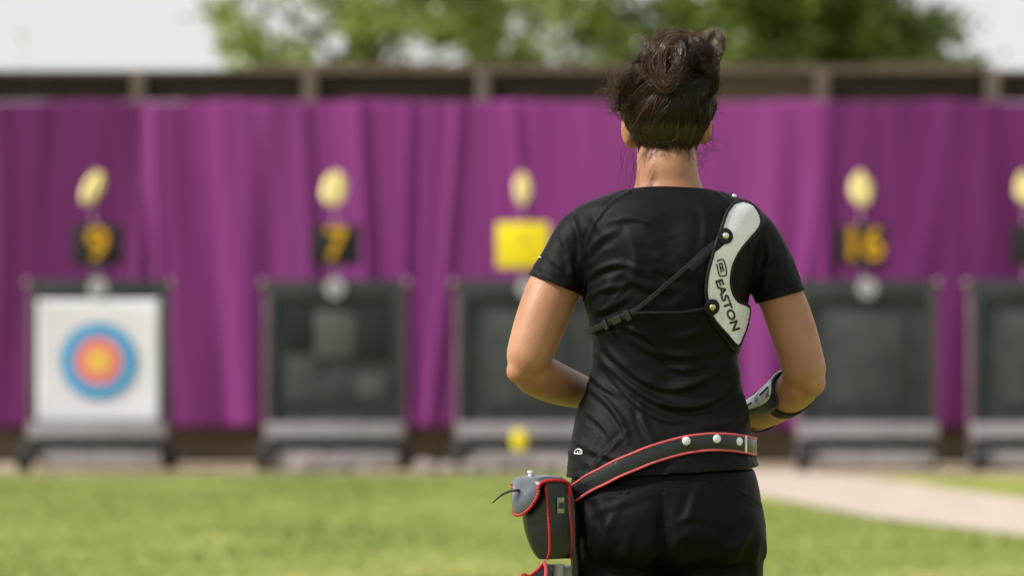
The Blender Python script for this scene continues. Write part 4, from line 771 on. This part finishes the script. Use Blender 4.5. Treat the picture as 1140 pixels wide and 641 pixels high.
i0 = int(np.argmin([abs(PX(P3[i:i + 1])[0][0] - 829) + (50 if N3[i][1] > 0 else 0) for i in range(Nn)])); pi, ni = Vector(P3[i0]), Vector(N3[i0]); rot = Matrix((Vector((-ni.y, ni.x, 0)), Vector((0, 0, 1)), ni)).transposed()
if rot.determinant() < 0: rot = Matrix((Vector((ni.y, -ni.x, 0)), Vector((0, 0, 1)), ni)).transposed()
keepw(MB().box(pi + ni * .003, (.004, .028, .005), rot, bev=.001).build('end_clip', M['stud']), belt_root)

# ---- quiver pouch on the left hip
ang = R(30); Wd = Vector((math.sin(ang), -math.cos(ang), 0)); Td = Vector((-math.cos(ang), -math.sin(ang), 0)); Ud = Vector((0, 0, 1))
edge = P(607, 560, 4.885)      # near lower-left vertical edge where front meets gusset
hq = empty('hip_quiver', P(612, 620, 4.93), label='black leather hip quiver pouch with red laced edges hanging at left hip', cat='quiver')
QW, QT = .080, .040; z_top, z_bot = P(0, 531, 4.9).z, P(0, 622, 4.9).z; QH = z_top - z_bot
org = edge.copy(); org.z = z_bot
def QP(s, t, h): # s across width (0 = camera side edge, 1 = far), t outward (0 hip, 1 front), h height 0..1
    lean = (1 - h) * .012
    return org + (-Wd) * (s * QW) + Td * ((t - 1) * QT) + Ud * (h * QH) + Vector((lean, 0, 0))
def outline(h):  # s-range at height h: rounded bottom
    k = max(0, (0.55 - h) / .55); return .55 * (1 - math.sqrt(max(0, 1 - k * k)))
def bulge(s, h): return .55 * math.sin(math.pi * min(max(s, 0), 1)) * math.sin(math.pi * min(1, max(0, h * .8 + .15)))
V = []; ns, nh = 16, 24
for i in range(nh + 1):
    h = i / nh * .93; row = []; o0 = outline(h) * .35; o1 = 1 - outline(h)
    for j in range(ns + 1): s = o0 + (o1 - o0) * j / ns; row.append(QP(s, 1 + bulge(j / ns, h), h))
    for j in range(ns, -1, -1): s = o0 + (o1 - o0) * j / ns; row.append(QP(s, 0, h))
    V.append(row)
keepw(MB().add(*loft([[tuple(q) for q in r_] for r_ in V])).build('pocket', M['leather']), hq)
# flap: dome from back over the top, down the front with rounded lower edge
V = []; nu, nv = 20, 22
def flap(u, v):   # u 0..1 across, v 0..1 from back over top to front lower edge
    drop = .36 * (1 - (abs(2 * u - 1)) ** 2.6) + .06
    if v < .3: t = -.08 + .0 * v; h = .80 + (v / .3) * .16
    elif v < .6: a = (v - .3) / .3 * math.pi / 2 * 2; t = -.08 + (1 - math.cos(a)) / 2 * 1.45; h = .96 + .06 * math.sin(a)
    else: k = (v - .6) / .4; t = 1.37 + .30 * math.sin(k * 2.2) * math.sin(math.pi * min(.95, max(.05, u))) ; h = .96 - k * drop
    return QP(-.05 + 1.1 * u, t + (bulge(u, h) * .6 if v > .5 else 0), h - .05 * (2 * u - 1) ** 4)
for i in range(nv + 1):
    for j in range(nu + 1): V.append(flap(j / nu, i / nv))
o = MB().add(V, [(i * (nu + 1) + j, i * (nu + 1) + j + 1, (i + 1) * (nu + 1) + j + 1, (i + 1) * (nu + 1) + j) for i in range(nv) for j in range(nu)]).build('flap', M['flapl']); sd = o.modifiers.new('s', 'SOLIDIFY'); sd.thickness = .003; sd.offset = 0; keepw(o, hq)
def lace(pts, r_=.0023, nm='lacing', pitch=.0050):
    g = catmull(pts, 8); L = np.r_[0, np.cumsum(np.linalg.norm(np.diff(g, axis=0), axis=1))]; n_ = max(8, int(L[-1] / pitch * 6)); t = np.linspace(0, L[-1], n_); q = np.stack([np.interp(t, L, g[:, k]) for k in range(3)], 1)
    rad = [r_ * (.86 + .18 * math.sin(2 * math.pi * x_ / pitch)) for x_ in t]; V, Fs = tube(q, rad, 8, 1, True); keepw(MB().add(V, Fs).build(nm, M['lace']), hq)
lace([flap(1.0, v) for v in np.linspace(.0, .6, 8)] + [] if False else [flap(0, v) for v in np.linspace(.05, .62, 12)] + [flap(0.02, .8), ] + [flap(u, 1) for u in np.linspace(0.02, .98, 12)] + [flap(1, .8), flap(1, .62)], .0030)
lace([QP(outline(h) * .35 - .01, 1.03, h) for h in np.linspace(0.0, .90, 10)]); lace([QP(outline(h) * .35 - .01, -.05, h) for h in np.linspace(0.0, .93, 10)])
lace([QP(1 - outline(h), 1.0, h) for h in np.linspace(.02, .6, 8)])
tg = QP(-.03, .42, .66); rot = Matrix((Td, Ud, Wd)).transposed(); 
if rot.determinant() < 0: rot = Matrix((-Td, Ud, Wd)).transposed()
keepw(MB().box(tg, (.013, .026, .003), rot, bev=.0008).build('maker_tag', M['tag']), hq); keepw(MB().box(tg + Wd * .0022, (.009, .010, .0015), rot, bev=.0004).build('tag_window', M['buckle']), hq)
pn = MB(); pn.cyl(P(591, 540, 4.92), P(591, 524.5, 4.92), .0045, n=14); pn.cyl(P(591, 526, 4.92), P(591, 523.5, 4.92), .0060, n=14); keepw(pn.build('clip_pin', M['stud']), hq)
V, Fs = tube([P(582, 545, 4.91), P(574, 545.5, 4.90), P(566, 547, 4.9), P(558, 551, 4.905), P(548.5, 559, 4.91)], [.0036, .0050, .0052, .0042, .0026], 8, 5, flat=.4); keepw(MB().add(V, Fs).build('pull_strap', M['strap']), hq)
hb = MB(); hb.tube([P(636, 541, 4.93), P(640, 560, 4.925), P(641, 600, 4.915), P(642, 650, 4.92)], .010, 12, 5, flat=.5); keepw(hb.build('hanger', M['leather']), hq)
# arrow tubes below the pouch and the lower leather apron
for k, (a, b_) in enumerate((((622, 628), (612, 900)), ((634, 630), (632, 905)), ((611, 632), (592, 895)))):
    t_ = MB(); t_.tube([P(a[0], a[1], 4.93 + .02 * k), P((a[0] + b_[0]) / 2, (a[1] + b_[1]) / 2, 4.95 + .02 * k), P(b_[0], b_[1], 4.97 + .02 * k)], .0105, 16, 4); keepw(t_.build('arrow_tube', M['tube']), hq)
ap = MB(); ap.add(*loft([[tuple(P(x_, y_, Y_)) for x_, y_, Y_ in row] for row in ([(603, 626, 4.90), (616, 628, 4.90), (616, 628, 4.94), (603, 626, 4.94)], [(594, 636, 4.895), (612, 640, 4.895), (612, 640, 4.95), (594, 636, 4.95)], [(580, 650, 4.89), (608, 700, 4.89), (608, 700, 4.96), (580, 650, 4.96)], [(584, 760, 4.89), (604, 790, 4.89), (604, 790, 4.96), (584, 760, 4.96)])])); keepw(ap.build('apron', M['leather']), hq)
lace([P(605, 625, 4.897), P(600, 632, 4.892), P(590, 640, 4.888), P(579, 650, 4.885), P(582, 760, 4.885)], .0028); V, Fs = tube([P(605, 624, 4.893), P(608, 632, 4.89), P(607, 645, 4.888), P(604, 660, 4.886)], .0032, 8, 5); keepw(MB().add(V, Fs).build('piping', M['piping']), hq)

# ---- arm guard on the right forearm
ag = empty('arm_guard', P(856, 446, 5.07), label='white slotted arm guard with blue black straps on the right forearm', cat='arm guard')
fa = [P(888, 428, 5.01), P(878, 440, 5.04), P(856, 456, 5.10), P(834, 466, 5.165)]; fr_ = [.0355, .034, .029, .0225]; G_ = catmull([[*p_, r_] for p_, r_ in zip(fa, fr_)], 8); gp, gr = G_[:, :3], G_[:, 3]
Tg = np.gradient(gp, axis=0); Tg /= np.linalg.norm(Tg, axis=1)[:, None]; upv = np.array([-.42, -.35, .84]); U_ = upv - Tg * (Tg @ upv)[:, None]; U_ /= np.linalg.norm(U_, axis=1)[:, None]; W_ = np.cross(Tg, U_)
if W_[0][1] > 0: W_ = -W_
def FA(t, a, l): # t 0 elbow..1 wrist; a angle from up side toward camera
    x_ = t * (len(gp) - 1); i = min(int(x_), len(gp) - 2); f = x_ - i; L_ = lambda A_: A_[i] * (1 - f) + A_[i + 1] * f; return Vector(L_(gp) + (math.cos(a) * L_(U_) + math.sin(a) * L_(W_)) * (L_(gr) + l))
def wrap(t0, t1, a0, a1, l, th, m, nm, wave=0, nt_=26, na=18):
    V = []
    for i in range(nt_ + 1):
        t = t0 + (t1 - t0) * i / nt_; aa = a1 + wave * math.sin(i / nt_ * 2 * math.pi) - .25 * abs(2 * i / nt_ - 1) ** 4
        for j in range(na + 1): V.append(FA(t, a0 + (aa - a0) * j / na, l))
    o = MB().add(V, [(i * (na + 1) + j, i * (na + 1) + j + 1, (i + 1) * (na + 1) + j + 1, (i + 1) * (na + 1) + j) for i in range(nt_) for j in range(na)]).build(nm, m); s = o.modifiers.new('s', 'SOLIDIFY'); s.thickness = th; s.offset = 0; return keepw(o, ag)
wrap(.16, .97, -1.3, 1.45, .0035, .003, M['guardblue'], 'backing', .18); wrap(.20, .95, -1.25, .98, .0065, .003, M['guardpl'], 'plate', .12)
for t0, t1, a in ((.28, .48, .62), (.64, .86, .66), (.22, .36, -.15), (.66, .80, -.12)):
    pts = [FA(t, a, .0082) for t in np.linspace(t0, t1, 6)]; V, Fs = tube(pts, .0024, 8, 2, True, flat=.6); keepw(MB().add(V, Fs).build('slot', M['ink']), ag)
for t0, t1, dt in ((.26, .37, -.0), (.80, .88, 0)):
    V = []; na = 40; nt_ = 4
    for i in range(nt_ + 1):
        for j in range(na): V.append(FA(t0 + (t1 - t0) * i / nt_ + .10 * math.sin(2 * math.pi * j / na), 2 * math.pi * j / na, .0022 if 1 else 0))
    o = MB().add(V, [(i * na + j, i * na + (j + 1) % na, (i + 1) * na + (j + 1) % na, (i + 1) * na + j) for i in range(nt_) for j in range(na)]).build('strap', M['binding']); s = o.modifiers.new('s', 'SOLIDIFY'); s.thickness = .002; keepw(o, ag)
